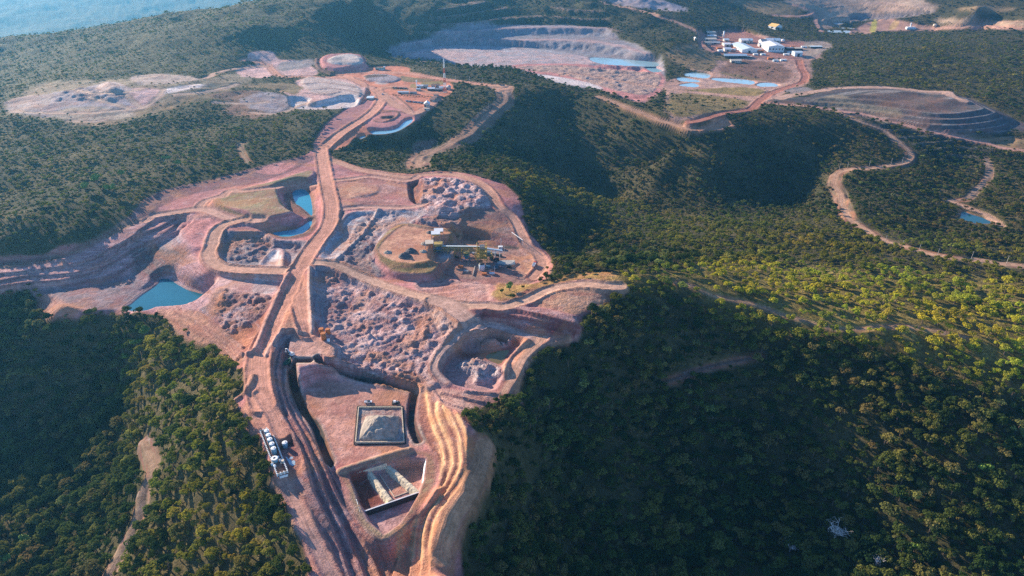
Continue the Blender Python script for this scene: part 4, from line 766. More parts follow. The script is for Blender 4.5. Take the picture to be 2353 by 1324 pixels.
# ---------------------------------------------------------------- trees
def leaf_mat(name, base, dark, trans=.25):
    m = bpy.data.materials.new(name); m.use_nodes = True; nt = m.node_tree; nt.nodes.clear()
    out = nd(nt, 'ShaderNodeOutputMaterial'); d = nd(nt, 'ShaderNodeBsdfDiffuse'); t = nd(nt, 'ShaderNodeBsdfTranslucent'); mx = nd(nt, 'ShaderNodeMixShader'); mx.inputs[0].default_value = trans
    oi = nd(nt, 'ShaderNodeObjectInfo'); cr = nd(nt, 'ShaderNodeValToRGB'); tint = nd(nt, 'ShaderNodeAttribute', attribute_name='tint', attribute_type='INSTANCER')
    e = cr.color_ramp.elements; e[0].position = 0; e[0].color = (*dark, 1); e[1].position = 1; e[1].color = (*base, 1)
    for p_, c_ in ((.25, (0.048, .075, .028)), (.5, (0.105, .125, .038)), (.75, (0.17, .17, .055)), (.93, (0.19, .14, .07))):
        el = cr.color_ramp.elements.new(p_); el.color = (*c_, 1)
    nt.links.new(oi.outputs['Random'], cr.inputs[0])
    geo = nd(nt, 'ShaderNodeNewGeometry'); n = nd(nt, 'ShaderNodeTexNoise', i_Scale=.9, i_Detail=2.0); nt.links.new(geo.outputs['Position'], n.inputs['Vector'])
    r = nd(nt, 'ShaderNodeMapRange'); nt.links.new(n.outputs['Fac'], r.inputs['Value']); r.inputs['From Min'].default_value = .3; r.inputs['From Max'].default_value = .7; r.inputs['To Min'].default_value = .7; r.inputs['To Max'].default_value = 1.3
    n9 = nd(nt, 'ShaderNodeTexNoise', i_Scale=.012, i_Detail=3.0); nt.links.new(geo.outputs['Position'], n9.inputs['Vector'])
    hs = nd(nt, 'ShaderNodeMix', data_type='RGBA', blend_type='MULTIPLY'); hs.inputs[0].default_value = 1.0
    cr2 = nd(nt, 'ShaderNodeValToRGB'); cr2.color_ramp.elements[0].position = .35; cr2.color_ramp.elements[0].color = (.75, 1.0, .85, 1); cr2.color_ramp.elements[1].position = .65; cr2.color_ramp.elements[1].color = (1.25, 1.15, .88, 1)
    nt.links.new(n9.outputs['Fac'], cr2.inputs[0]); gm2 = nd(nt, 'ShaderNodeMix', data_type='RGBA'); gm2.inputs[7].default_value = (0.60, .52, .06, 1); gmul = nd(nt, 'ShaderNodeMath', operation='MULTIPLY'); gmul.inputs[1].default_value = .8; nt.links.new(tint.outputs['Fac'], gmul.inputs[0]); nt.links.new(gmul.outputs[0], gm2.inputs[0]); nt.links.new(cr.outputs[0], gm2.inputs[6]); nt.links.new(gm2.outputs[2], hs.inputs[6]); nt.links.new(cr2.outputs[0], hs.inputs[7])  # golden leaf colour paints sunlight into crowns of the sunlit zones
    s = nd(nt, 'ShaderNodeVectorMath', operation='SCALE'); nt.links.new(hs.outputs[2], s.inputs[0]); nt.links.new(r.outputs[0], s.inputs['Scale'])
    nt.links.new(s.outputs[0], d.inputs[0]); nt.links.new(s.outputs[0], t.inputs[0]); nt.links.new(d.outputs[0], mx.inputs[1]); nt.links.new(t.outputs[0], mx.inputs[2]); nt.links.new(mx.outputs[0], out.inputs[0])
    return m
LEAF = leaf_mat('leaves', (0.27, .27, .10), (0.024, .048, .024), .35)
BRIGHT = mat('young_leaves', (0.15, .24, .04), .8, var=.35, scale=.8); DEAD = mat('bare_twigs', (0.62, .57, .54), .9, var=.2)
BARK = mat('bark', (0.16, .12, .09), .95, var=.3, scale=3)
def crown_mesh(name, seed, r=3.2, h=3.6, trunk=2.2, nblob=9, leaves=46, size=.62, material=None, fill=1.0):
    """leaf clumps spread through several lobes; unit tree, origin at the foot"""
    rg = np.random.default_rng(seed); V = []; F = []
    lobes = []
    for i in range(nblob):
        a = rg.random() * 6.283; q_ = math.sqrt(rg.random()) * r * .66; z_ = trunk + h * (.25 + .55 * rg.random() * (1 - .5 * (q_ / r) ** 2)); lobes.append((math.cos(a) * q_, math.sin(a) * q_, z_, r * (.30 + .22 * rg.random())))
    for lx, ly, lz, lr in lobes:
        for k_ in range(int(leaves * fill)):
            v = rg.normal(size=3); v /= np.linalg.norm(v); v[2] = abs(v[2]) * .95 - .25 * rg.random()
            p = np.array((lx, ly, lz)) + v * lr * (.72 + .38 * rg.random()) * np.array((1, 1, .78))
            nrm = v * .9 + rg.normal(size=3) * .4 + np.array((0, 0, .35)); nrm /= np.linalg.norm(nrm)
            t = np.cross(nrm, rg.normal(size=3)); t /= np.linalg.norm(t); u_ = np.cross(nrm, t); s_ = size * (.6 + .7 * rg.random()); b0 = len(V)
            bend = nrm * s_ * .25
            V += [p - t * s_ * .5, p - u_ * s_ * .5 + bend * .5, p + t * s_ * .5, p + u_ * s_ * .5 + bend]; F.append((b0, b0 + 1, b0 + 2, b0 + 3))
    m = bpy.data.meshes.new(name); m.from_pydata([tuple(v) for v in V], [], F); m.materials.append(material or LEAF); return m
def trunk_mesh(name, seed, trunk=2.2, h=3.0, r=.22, spread=1.6, sub=0, material=None):
    rg = np.random.default_rng(seed + 900); V = []; F = []
    def limb(a, b_, ra, rb, n=5):
        a, b_ = np.array(a, float), np.array(b_, float); d = b_ - a; d /= np.linalg.norm(d); t = np.cross(d, (0.3, .9, .2)); t /= np.linalg.norm(t); u_ = np.cross(d, t); b0 = len(V)
        for p, rr_ in ((a, ra), (b_, rb)):
            for k_ in range(n): an = 6.283 * k_ / n; V.append(tuple(p + (t * math.cos(an) + u_ * math.sin(an)) * rr_))
        for k_ in range(n): F.append((b0 + k_, b0 + (k_ + 1) % n, b0 + n + (k_ + 1) % n, b0 + n + k_))
    top = (rg.normal() * .2, rg.normal() * .2, trunk); limb((0, 0, -1.2), top, r * 1.3, r)
    for k_ in range(5):
        a = 6.283 * (k_ + rg.random() * .6) / 5; e = (top[0] + math.cos(a) * spread, top[1] + math.sin(a) * spread, trunk + h * (.45 + .3 * rg.random())); limb(top, e, r * .7, r * .25)
        for s_ in range(sub):
            e2 = (e[0] + rg.normal() * .9, e[1] + rg.normal() * .9, e[2] + .4 + rg.random() * 1.1); limb(e, e2, r * .28, r * .08, 3)
            for _ in range(2): e3 = (e2[0] + rg.normal() * .6, e2[1] + rg.normal() * .6, e2[2] + rg.random() * .7); limb(e2, e3, r * .12, r * .05, 3)
    m = bpy.data.meshes.new(name); m.from_pydata(V, [], F); m.materials.append(material or BARK); return m
KINDS = []
for i, (r_, h_, t_, nb, lv, sz) in enumerate(((3.4, 3.0, 2.4, 10, 46, .75), (2.9, 3.8, 2.8, 9, 46, .70), (3.8, 2.6, 2.0, 11, 44, .80), (2.5, 3.0, 1.8, 8, 44, .62), (3.1, 3.2, 3.0, 7, 40, .70), (2.2, 2.2, 1.0, 6, 40, .60))):
    KINDS.append((crown_mesh('crown', i, r_, h_, t_, nb, lv, sz), trunk_mesh('trunk', i, t_, h_, .22, r_ * .5)))
# scatter by metres on the ground
pts = []
for y0, y1, s in ((100, 560, 4.3), (560, 1000, 4.7), (1000, 1700, 6.2), (1700, 2900, 9.0)):
    xm = halfw(y1); gx = np.arange(-xm, xm, s); gy = np.arange(y0, y1, s); gx, gy = np.meshgrid(gx, gy); gx, gy = gx.ravel(), gy.ravel()
    gx = gx + (RNG.random(gx.size) - .5) * s * 1.1; gy = gy + (RNG.random(gx.size) - .5) * s * 1.1
    lim = halfw(gy) * np.where(gx < 0, .97, .90); k_ = np.abs(gx) < lim; gx, gy = gx[k_], gy[k_]
    dens = samp(FOR, gx, gy)
    cl = fbm(gx, gy, 45, 3, 55); thin = .86 + .5 * cl - .22 * sstep(900, 1700, gy) - .25 * sstep(500, 1300, gy) * (gx < -60)
    k_ = RNG.random(gx.size) < dens ** 1.5 * np.clip(thin, .25, 1); gx, gy = gx[k_], gy[k_]
    # small shrubs at the edges of clearings, larger trees in the wet gullies
    gul = fbm(gx, gy, 80, 3, 56); sc_ = (1 + .26 * (gy < 560)) * (.44 + .80 * RNG.random(gx.size) ** 2.2 + .22 * gul) * (1 + .28 * sstep(900, 2400, gy)) * (.62 + .38 * samp(FOR, gx, gy)) * (1 - .22 * (gy > 560) * (gx < -100))
    low = sstep(-10, -70, samp(Z, gx, gy)) * (gy < 700); sc_ *= 1 + .22 * low
    gd_ = samp(SUNLIT_GOLD, gx, gy); k_ = RNG.random(gx.size) > .5 * gd_; gx, gy, sc_, gd_ = gx[k_], gy[k_], sc_[k_], gd_[k_]
    pts.append(np.stack([gx, gy, samp(Z, gx, gy) - .1, sc_, np.clip(gd_ * (.4 + .9 * RNG.random(gx.size)), 0, 1)], -1))  # last column: painted sunlight tint of each crown
pts = np.concatenate(pts); print('trees', len(pts))
# ---------------------------------------------------------------- things: helpers
def at_px(x, y, dz=0.0):
    g = to_ground([(x, y)])[0]; z = float(samp(Z, g[0:1], g[1:2])[0]); return Vector((g[0], g[1], z + dz))
def mpp(p): return (p.y * cP + (CAM_H - p.z) * sP) / FPX          # metres per photo pixel at that point
def tag(o, label, cat, group=None):
    o['label'] = label; o['category'] = cat
    if group: o['group'] = group
    return o
def thing(name, label, cat, loc, rz=0.0, group=None):
    o = bpy.data.objects.new(name, None); o.empty_display_size = .5; link(o); o.location = loc; o.rotation_euler = (0, 0, rz); return tag(o, label, cat, group)
class MB:
    def __init__(s): s.v = []; s.f = []
    def add(s, v, f): b0 = len(s.v); s.v += [tuple(map(float, p)) for p in v]; s.f += [tuple(b0 + i for i in q) for q in f]; return s
    def box(s, x, y, z, sx, sy, sz, rz=0.0, rx=0.0):
        M = Matrix.Translation((x, y, z)) @ Matrix.Rotation(rz, 4, 'Z') @ Matrix.Rotation(rx, 4, 'X')
        c = [M @ Vector((a * sx / 2, b_ * sy / 2, c_ * sz)) for a in (-1, 1) for b_ in (-1, 1) for c_ in (0, 1)]
        return s.add(c, [(0, 1, 3, 2), (4, 6, 7, 5), (0, 4, 5, 1), (2, 3, 7, 6), (0, 2, 6, 4), (1, 5, 7, 3)])
    def tube(s, a, b_, r, r2=None, n=12, caps=True):
        a, b_ = Vector(a), Vector(b_); d = (b_ - a).normalized(); t = d.cross(Vector((.31, .92, .17))).normalized(); u = d.cross(t); r2 = r if r2 is None else r2; V = []
        for p, q in ((a, r), (b_, r2)):
            for i in range(n): w = 2 * math.pi * i / n; V.append(p + (t * math.cos(w) + u * math.sin(w)) * q)
        F = [(i, (i + 1) % n, n + (i + 1) % n, n + i) for i in range(n)]
        if caps: F += [tuple(range(n))[::-1], tuple(range(n, 2 * n))]
        return s.add(V, F)
    def beam(s, a, b_, w=.3): return s.tube(a, b_, w * .6, n=4)
    def gable(s, w, d, z, h, over=.5, t=.25, along='y'):
        """two-slope roof; the ridge runs along y (or x)"""
        W, D = w / 2 + over, d / 2 + over
        def P(a, b_, c): return (a, b_, c) if along == 'y' else (b_, a, c)
        if along != 'y': W, D = d / 2 + over, w / 2 + over
        V = [P(-W, -D, z), P(0, -D, z + h), P(W, -D, z), P(-W, D, z), P(0, D, z + h), P(W, D, z)]
        V += [(p[0], p[1], p[2] + t) for p in V]
        return s.add(V, [(0, 3, 4, 1), (1, 4, 5, 2), (6, 7, 10, 9), (7, 8, 11, 10), (0, 1, 7, 6), (1, 2, 8, 7), (3, 9, 10, 4), (4, 10, 11, 5), (0, 6, 9, 3), (2, 5, 11, 8)])
    def house(s, w, d, h, hr, along='y'):
        W, D = w / 2, d / 2
        if along == 'y': V = [(-W, -D, 0), (W, -D, 0), (W, -D, h), (0, -D, h + hr), (-W, -D, h), (-W, D, 0), (W, D, 0), (W, D, h), (0, D, h + hr), (-W, D, h)]
        else: V = [(-W, D, 0), (-W, -D, 0), (-W, -D, h), (-W, 0, h + hr), (-W, D, h), (W, D, 0), (W, -D, 0), (W, -D, h), (W, 0, h + hr), (W, D, h)]
        return s.add(V, [(0, 1, 2, 3, 4), (9, 8, 7, 6, 5), (0, 5, 6, 1), (1, 6, 7, 2), (4, 9, 5, 0), (2, 7, 8, 3), (3, 8, 9, 4)])
    def put(s, name, m, parent=None, smooth=False):
        me_ = bpy.data.meshes.new(name); me_.from_pydata(s.v, [], s.f); me_.materials.append(m)
        if smooth: me_.polygons.foreach_set('use_smooth', [True] * len(me_.polygons))
        return link(bpy.data.objects.new(name, me_), parent)
def copy_thing(o, loc, rz=None, scale=None, label=None):
    c = o.copy(); sc.collection.objects.link(c); c.location = loc
    if rz is not None: c.rotation_euler = (0, 0, rz)
    if scale: c.scale = (scale,) * 3
    if label: c['label'] = label
    for ch in o.children:
        d = ch.copy(); sc.collection.objects.link(d); d.parent = c
        for g2 in ch.children: e = g2.copy(); sc.collection.objects.link(e); e.parent = d
    return c
M_WHITE = mat('white_sheet', (0.74, .76, .78), .5, var=.08, scale=.4); M_BLUEW = mat('pale_blue_sheet', (0.55, .66, .72), .5, var=.1, scale=.4); M_WALL = mat('plaster', (0.55, .52, .48), .8, var=.12)
M_CREAM = mat('cream_sheet', (0.66, .56, .44), .6, var=.1); M_YEL = mat('yellow_steel', (0.42, .31, .09), .6, var=.25, scale=2); M_GREYM = mat('grey_steel', (0.28, .30, .32), .5, .3, var=.2); M_DARK = mat('dark_opening', (0.035, .04, .045), .8)
M_CONC = mat('concrete', (0.46, .44, .40), .9, var=.2, scale=1.5, bump=.05); M_BLUE = mat('blue_steel', (0.09, .20, .30), .5, var=.25); M_RUST = mat('rusty_steel', (0.48, .17, .06), .85, var=.4, scale=1.5, bump=.05)
M_TANK = mat('tank_shell', (0.16, .30, .40), .45, var=.2); M_TOP = mat('tank_top', (0.80, .84, .86), .5, var=.06); M_GLASS = mat('glass', (0.05, .08, .10), .15, spec=.6); M_RED = mat('red_paint', (0.50, .05, .04), .5)
M_POLE = mat('pole_concrete', (0.52, .50, .46), .8); M_TYRE = mat('rubber', (0.02, .02, .02), .9); M_GOLD = mat('ochre_roof', (0.75, .48, .16), .6, var=.1); M_FAB = mat('liner_fabric', (0.60, .52, .38), .85, var=.3, scale=1.2, bump=.25); M_BROOF = mat('brown_tiles', (0.26, .15, .12), .8, var=.2)
M_ORE = mat('dark_ore', (0.10, .10, .11), .95, var=.3, scale=.8, bump=.2); M_SPOIL = mat('grey_spoil', (0.33, .29, .25), .95, var=.35, scale=.35, bump=.3); M_LINER = mat('black_liner', (0.02, .022, .025), .6); M_GREEN = mat('green_paint', (0.05, .16, .12), .5); M_TRUNKW = BARK
DV = MB  # shorthand
def walls_roof(name, label, cat, p, w, d, h, hr, roofm, wallm=None, rz=0.0, along='y', door=True, nwin=0, group=None):
    t = thing(name, label, cat, p, rz, group); o = MB().house(w, d, h + 1.0, hr, along); o.v = [(a, b_, c - 1.0) for a, b_, c in o.v]; o.put('wall', wallm or M_WALL, t)
    MB().gable(w, d, h + .05, hr, .6, .3, along).put('roof', roofm, t)
    if door:
        dd = MB().box(0 if nwin == 0 else -w * .3, -d / 2 - .04, 0, min(w * .3, 5.0), .08, h * .7).put('door', M_DARK, t)
    for k_ in range(nwin): MB().box(-w / 2 + w * (k_ + .5) / nwin if nwin > 1 else w * .25, -d / 2 - .06, h * .42, w / nwin * .45, .10, h * .3).put('window', M_GLASS, t)
    return t
# --- tanks beside the south dump
tn = ['topmost white-capped blue tank of the row in the walled tank yard', 'second white-capped blue tank from the top of the row', 'third white-capped tank, middle of the row in the walled yard', 'fourth white-capped blue tank from the top of the row', 'fifth white-capped blue tank, showing most of its shell']
TZ = -6.0
def tank(name, label, px_, r, h, z, open_=False, group='tanks in the walled yard'):
    x, y = to_plane(*px_, z + h); t = thing(name, label, 'tank', (float(x), float(y), z), 0, group)
    MB().tube((0, 0, -.3), (0, 0, h), r, n=24).put('shell', M_TANK, t, True)
    if open_:
        n = 24; V = [(math.cos(6.2832 * i / n) * q, math.sin(6.2832 * i / n) * q, zz) for q, zz in ((r * 1.12, h), (r * .45, h + .1), (r * .45, h + .35), (r * 1.12, h + .35)) for i in range(n)]
        MB().add(V, [(a * n + i, a * n + (i + 1) % n, ((a + 1) % 4) * n + (i + 1) % n, ((a + 1) % 4) * n + i) for a in range(4) for i in range(n)]).put('rim', M_TOP, t)
        MB().tube((0, 0, h + .02), (0, 0, h + .06), r * .44, n=20).put('opening', M_DARK, t)
    else:
        MB().tube((0, 0, h + .01), (0, 0, h + .30), r * 1.05, r * .98, n=24).tube((0, 0, h + .3), (0, 0, h + .5), r * .9, r * .15, n=24).put('cap', M_TOP, t)
        MB().tube((r * .4, 0, h + .36), (r * .4, 0, h + .9), .22, n=8).put('hatch', M_GREYM, t)
    o = MB()
    for s_ in (-.25, .25): o.beam((s_, -r - .12, 0), (s_, -r - .12, h + .5), .07)
    for k_ in range(9): o.beam((-.25, -r - .12, .4 + k_ * h / 9), (.25, -r - .12, .4 + k_ * h / 9), .05)
    o.put('ladder', M_GREYM, t); return t
for (q, lb) in zip(T('t', '462,262 497,350 527,437 567,527 600,622'), tn): tank('storage_tank', lb, q, 1.45, 4.2, TZ)
tank('storage_tank', 'open-topped mixing tank with a dark centre at the row end', T('t', '622,825')[0], 1.7, 2.6, TZ, True)
tank('storage_tank', 'single white-capped tank standing in the black-lined sump', T('t', '830,505')[0], 1.5, 4.0, -8.5, group=None)
for q, lb in zip(T('t', '690,785 735,845 628,965 570,930'), ('small teal dosing vessel beside the open mixing tank', 'pale round filter vessel by the yellow stair', 'lowest small pale vessel in the tank yard', 'small pale vessel against the left yard wall')):
    x, y = to_plane(*q, TZ + 1.4); t = thing('dosing_vessel', lb, 'vessel', (float(x), float(y), TZ)); MB().tube((0, 0, -.2), (0, 0, 1.3), .7, n=14).put('shell', M_BLUEW, t, True); MB().tube((0, 0, 1.3), (0, 0, 1.6), .7, .3, n=14).put('lid', M_TOP, t)
def wall_run(name, label, cat, pts_, h, wd, m, z, closed=True, base=-.8, group=None, posts=None):
    P_ = [Vector((float(a), float(b_), 0)) for a, b_ in (to_plane(*q, z) for q in pts_)]; c = sum(P_, Vector()) / len(P_); c.z = z; t = thing(name, label, cat, c, 0, group); n = len(P_)
    for i in range(n if closed else n - 1):
        a, b_ = P_[i] - c, P_[(i + 1) % n] - c; a.z = b_.z = 0; d = b_ - a; ln = d.length - (wd + .01); MB().box((a.x + b_.x) / 2, (a.y + b_.y) / 2, base, ln, wd, h - base, math.atan2(d.y, d.x)).put('wall', m, t)
        if posts:
            k_ = max(2, int(d.length / posts)); u = d.normalized()
            o = MB()
            for j in range(k_ + (not closed and i == n - 2)): q = a + d * (j / k_); o.box(q.x, q.y, base, wd * 1.7, wd * 1.7, h + .35 - base, math.atan2(d.y, d.x))
            o.put('post', M_TOP, t)
    return t
wall_run('containment_wall', 'low white wall with posts around the row of tanks', 'wall', T('t', '335,290 535,212 890,1095 680,1165'), .9, .35, M_CONC, TZ, posts=1.5)
wall_run('kerb_wall', 'long white kerb in front of the tank yard', 'wall', T('t', '720,1215 905,1160'), .6, .4, M_TOP, TZ - 1, closed=False)
t = thing('stair_tower', 'white steel stair frame beside the open mixing tank', 'stairs', at_px(*T('t', '800,950')[0]))
o = MB()
for a in (-.8, .8):
    for b_ in (-.8, .8): o.beam((a, b_, -.5), (a, b_, 3.2), .16)
o.put('frame', M_TOP, t); MB().box(0, 0, 1.5, 1.7, 1.7, .1).put('landing', M_CREAM, t); MB().box(0, 0, 3.1, 1.7, 1.7, .1).put('landing', M_CREAM, t); o = MB()
for k_ in range(8): o.box(-1.6 + k_ * .1, -.8 + k_ * .2, k_ * .2, .8, .25, .06)
o.put('steps', M_GREYM, t)
pw = [to_plane(*q, -7.6) for q in T('t', '850,795 985,750 1020,800 1055,940 1000,970 930,950 880,850')]
m = bpy.data.meshes.new('water'); m.from_pydata([(float(a), float(b_), -7.85) for a, b_ in pw], [], [tuple(range(7))[::-1]]); m.materials.append(water_mat('water_pale', (0.34, .46, .55))); m.attributes.new('deep', 'FLOAT', 'POINT').data.foreach_set('value', [1.0] * 7); o = link(bpy.data.objects.new('pond', m)); o['kind'] = 'structure'; o['label'] = 'small pale pond below the black sump'
# --- divided basin
def dyke(name, label, a, b_, z0, z1, wt, wb, m, bumps=True, cat='basin wall'):
    A_, B_ = Vector((*map(float, to_plane(*a, z1)), z0)), Vector((*map(float, to_plane(*b_, z1)), z0)); d = B_ - A_; L_ = d.length; n = max(10, int(L_ / 1.0)); V = []; F = []; rg = np.random.default_rng(len(label) * 7); h = z1 - z0; ww = np.convolve(rg.random(n + 9), np.hanning(5) / 2, 'same')
    prof = [(-wb / 2, -.6), (-wb * .36, h * .45), (-wt / 2, h * .94), (0, h), (wt / 2, h * .94), (wb * .36, h * .45), (wb / 2, -.6)]
    for i in range(n + 1):
        for (o_, zz) in prof: V.append((L_ * i / n, o_ * (1 + bumps * .35 * (ww[i] - .5)) + (rg.random() - .5) * .22 * bumps, zz + ((rg.random() - .5) * .16 + .5 * (ww[i] - .5)) * bumps))
    for i in range(n):
        for j in range(6): F.append((i * 7 + j, i * 7 + j + 1, (i + 1) * 7 + j + 1, (i + 1) * 7 + j))
    F += [tuple(range(7)), tuple(range(n * 7, n * 7 + 7))[::-1]]
    o = MB().add(V, F).put(name, m); o.location = A_; o.rotation_euler = (0, 0, math.atan2(d.y, d.x)); return tag(o, label, cat)
S = lambda q: T('s', q)[0]
dyke('basin_divider', 'pale fabric-covered divider between the dark red cell and the middle cell', S('325,690'), S('530,970'), -21.6, -18.2, 2.2, 5.2, M_FAB)
dyke('basin_divider', 'pale fabric-covered divider between the middle and the right-hand cell', S('500,650'), S('775,895'), -21.6, -18.2, 2.2, 5.2, M_FAB)
dyke('basin_cross_wall', 'long white-topped wall closing the three basin cells on the near side', S('275,1085'), S('805,900'), -21.6, -18.6, 1.0, 2.6, M_LINER, False)
dyke('basin_coping', 'thin white coping along the near cross wall of the basin', S('275,1078'), S('805,893'), -18.7, -18.35, .6, .8, M_WHITE, False)
dyke('basin_liner_edge', 'bright white liner strip on the right bank of the basin', S('855,600'), S('815,885'), -19.5, -16.0, .5, 2.6, M_WHITE)
dyke('basin_liner_edge', 'thin white liner strip on the left bank of the basin', S('165,775'), S('262,1070'), -19.5, -16.4, .3, 1.6, M_BLUEW)
dyke('basin_liner_edge', 'white liner strip along the far bank of the basin', S('170,745'), S('500,640'), -19.5, -16.2, .3, 1.6, M_FAB)
wall_run('mud_pan_kerb', 'thin pale kerb around the middle basin floor', 'kerb', T('s', '420,720 520,690 690,900 570,945'), .35, .35, M_CREAM, -21.4)
# --- stockpile in a square bund
wall_run('bund_wall', 'square pale kerb with dark lining around the grey stockpile', 'wall', T('s', '250,145 635,145 655,455 222,460'), .9, .5, M_FAB, -15.6)
wall_run('drain_channel', 'dark lined drain outside the square stockpile bund', 'drain', T('s', '238,130 648,130 672,470 206,475'), .2, .5, M_LINER, -15.8)
def heap(name, label, p, r, h, m, seed, group=None, n=26, cat='stockpile', sq=0.0, rz=0.0):
    V = []; F = []; rg = np.random.default_rng(seed); ph = rg.random() * 9
    R_ = 9
    for k_ in range(R_ + 1):
        f = k_ / R_
        for i in range(n):
            a = 6.2832 * i / n; q = r * f
            if sq: q *= (1 - sq) + sq / max(abs(math.cos(a)), abs(math.sin(a)))
            nz = float(fbm(np.array([math.cos(a) * q + ph * 9]), np.array([math.sin(a) * q + ph * 5]), r * .5, 3, seed)[0])
            V.append((math.cos(a) * q, math.sin(a) * q, h * (1 - f) ** .93 + h * .34 * nz * math.sin(math.pi * min(1, f + .08)) - (.8 if k_ == R_ else 0)))
    for k_ in range(R_):
        for i in range(n): F.append((k_ * n + i, (k_ + 1) * n + i, (k_ + 1) * n + (i + 1) % n, k_ * n + (i + 1) % n))
    o = MB().add(V, F).put(name, m); o.location = p; o.rotation_euler = (0, 0, rz); return tag(o, label, cat, group)
x, y = to_plane(*S('440,330'), -16.0); heap('grey_stockpile', 'large furrowed pyramid stockpile inside the square bund', (float(x), float(y), -16.0), 12.5, 9.5, M_SPOIL, 3, n=56, sq=.75)
heap('ore_pile', 'dark grey cone of ore nearer the plant pad edge', at_px(*T('p', '375,425')[0]), 6.2, 4.6, M_ORE, 4, n=30)
heap('ore_pile', 'dark grey cone of ore further back on the plant pad', at_px(*T('p', '450,362')[0]), 5.4, 3.8, M_ORE, 5, n=30)
heap('ore_pile', 'low brown heap at the left rim of the plant pad', at_px(*T('p', '165,375')[0]), 4.0, 2.0, M_SPOIL, 6)
heap('rubble_heap', 'pale rubble heap by the conveyor head on the pad', at_px(*T('p', '600,365')[0]), 3.6, 2.0, M_SPOIL, 7)
for i, (q, lb) in enumerate((('690,130', 'dark slag heap behind the roofed feeders'), ('620,270', 'small pale heap in front of the tan-roofed feeder'))): heap('rubble_heap', lb, at_px(*T('p', q)[0]), 4.2, 2.2, M_ORE if i == 0 else M_SPOIL, 8 + i)
# --- crushing plant
def shed(label, q, w, d, h, m, rz=0.0):
    p = at_px(*T('p', q)[0]); p.z = -1.0; t = thing('feeder_shed', label, 'shed', p, rz)
    for a in (-w / 2, w / 2):
        for b_ in (-d / 2, d / 2): MB().box(a * .94, b_ * .94, -1, .4, .4, h + 1).put('column', M_GREYM, t)
    MB().box(0, 0, h, w, d, .3, 0, .10).put('roof', m, t); MB().box(0, d * .25, h * .45, w * .8, d * .3, h * .3).put('hopper', M_YEL, t); return t
shed('white flat-roofed feeder shed, furthest back on the plant pad', '795,185', 8.6, 6.5, 6.0, M_WHITE, .1)
shed('white flat-roofed feeder shed in the middle of the three', '760,250', 8.4, 6.5, 6.0, M_WHITE, .1)
shed('tan flat-roofed feeder shed nearest the ore piles', '680,315', 7.6, 7.0, 5.0, M_CREAM, .1)
def lattice(o, w, d, z0, z1, lv, x=0, y=0, b=.35):
    for a in (-w / 2, w / 2):
        for c in (-d / 2, d / 2): o.beam((x + a, y + c, z0), (x + a, y + c, z1), b)
    for k_ in range(lv + 1):
        z = z0 + (z1 - z0) * k_ / lv
        for s_ in (-1, 1): o.beam((x - w / 2, y + s_ * d / 2, z), (x + w / 2, y + s_ * d / 2, z), b * .8); o.beam((x + s_ * w / 2, y - d / 2, z), (x + s_ * w / 2, y + d / 2, z), b * .8)
        if k_ < lv:
            z2 = z0 + (z1 - z0) * (k_ + 1) / lv
            for s_ in (-1, 1): o.beam((x - w / 2, y + s_ * d / 2, z), (x + w / 2, y + s_ * d / 2, z2), b * .6); o.beam((x + s_ * w / 2, y - d / 2, z2), (x + s_ * w / 2, y + d / 2, z), b * .6)
    return o
YZ = -12.0
def yard(q, up=0.0):
    x, y = to_plane(*T('p', q)[0], YZ + up); return Vector((float(x), float(y), YZ))
p = yard('795,400'); t = thing('primary_crusher', 'tall grey and yellow crusher frame against the pad wall', 'crusher', p, .1)
lattice(MB(), 9, 7, -.5, 12, 3).put('frame', M_GREYM, t); MB().box(0, 0, 9.5, 8, 6, 2.4).put('hopper', M_YEL, t); MB().box(0, 0, 4, 5, 4.5, 4.6).put('crusher_body', M_BLUE, t); MB().box(0, -3.8, 6.0, 9, 1.2, .15).put('walkway', M_YEL, t)
p = yard('1325,480'); t = thing('screening_tower', 'tall yellow screening tower at the end of the conveyor', 'tower', p, .08)
lattice(MB(), 8.5, 7, -.5, 17, 4, b=.5).put('frame', M_YEL, t); MB().box(0, 0, 4.2, 9.6, 8, .2).put('platform', M_YEL, t); MB().box(0, 0, 8.4, 9.6, 8, .2).put('platform', M_YEL, t); MB().box(0, 0, 12.6, 9.2, 7.6, .2).put('platform', M_YEL, t)
MB().box(0, 0, 9, 5.5, 4.5, 3.0, 0, .15).put('screen_box', M_YEL, t); MB().box(.4, 0, 13, 4.5, 4, 2.6).put('head_chute', M_GREYM, t); MB().box(-.5, 0, 4.6, 4, 4, 3.2).put('crusher_body', M_YEL, t)
p = yard('1400,455'); t = thing('secondary_screen', 'blue screen box in a yellow frame right of the tower', 'screen', p, .08)
lattice(MB(), 7, 6, -.5, 8, 2, b=.4).put('frame', M_YEL, t); MB().box(0, 0, 4.6, 4.6, 4, 2.6).put('screen_box', M_BLUE, t); MB().box(0, 0, 4.1, 8, 7, .15).put('platform', M_YEL, t)
p = yard('1135,480'); t = thing('cone_crusher', 'blue cone crusher with a yellow top left of the tower', 'crusher', p, .05)
lattice(MB(), 6.5, 5.5, -.5, 6, 2, b=.35).put('frame', M_BLUE, t); MB().tube((0, 0, 2.6), (0, 0, 5.4), 1.6, 2.4, n=16).put('crusher_body', M_BLUE, t); MB().box(0, 0, 6, 5.0, 4.6, 1.6).put('feed_hopper', M_GREEN, t); MB().box(-.4, 0, 8.0, 4.2, 3.6, 1.2).put('roof', M_YEL, t)
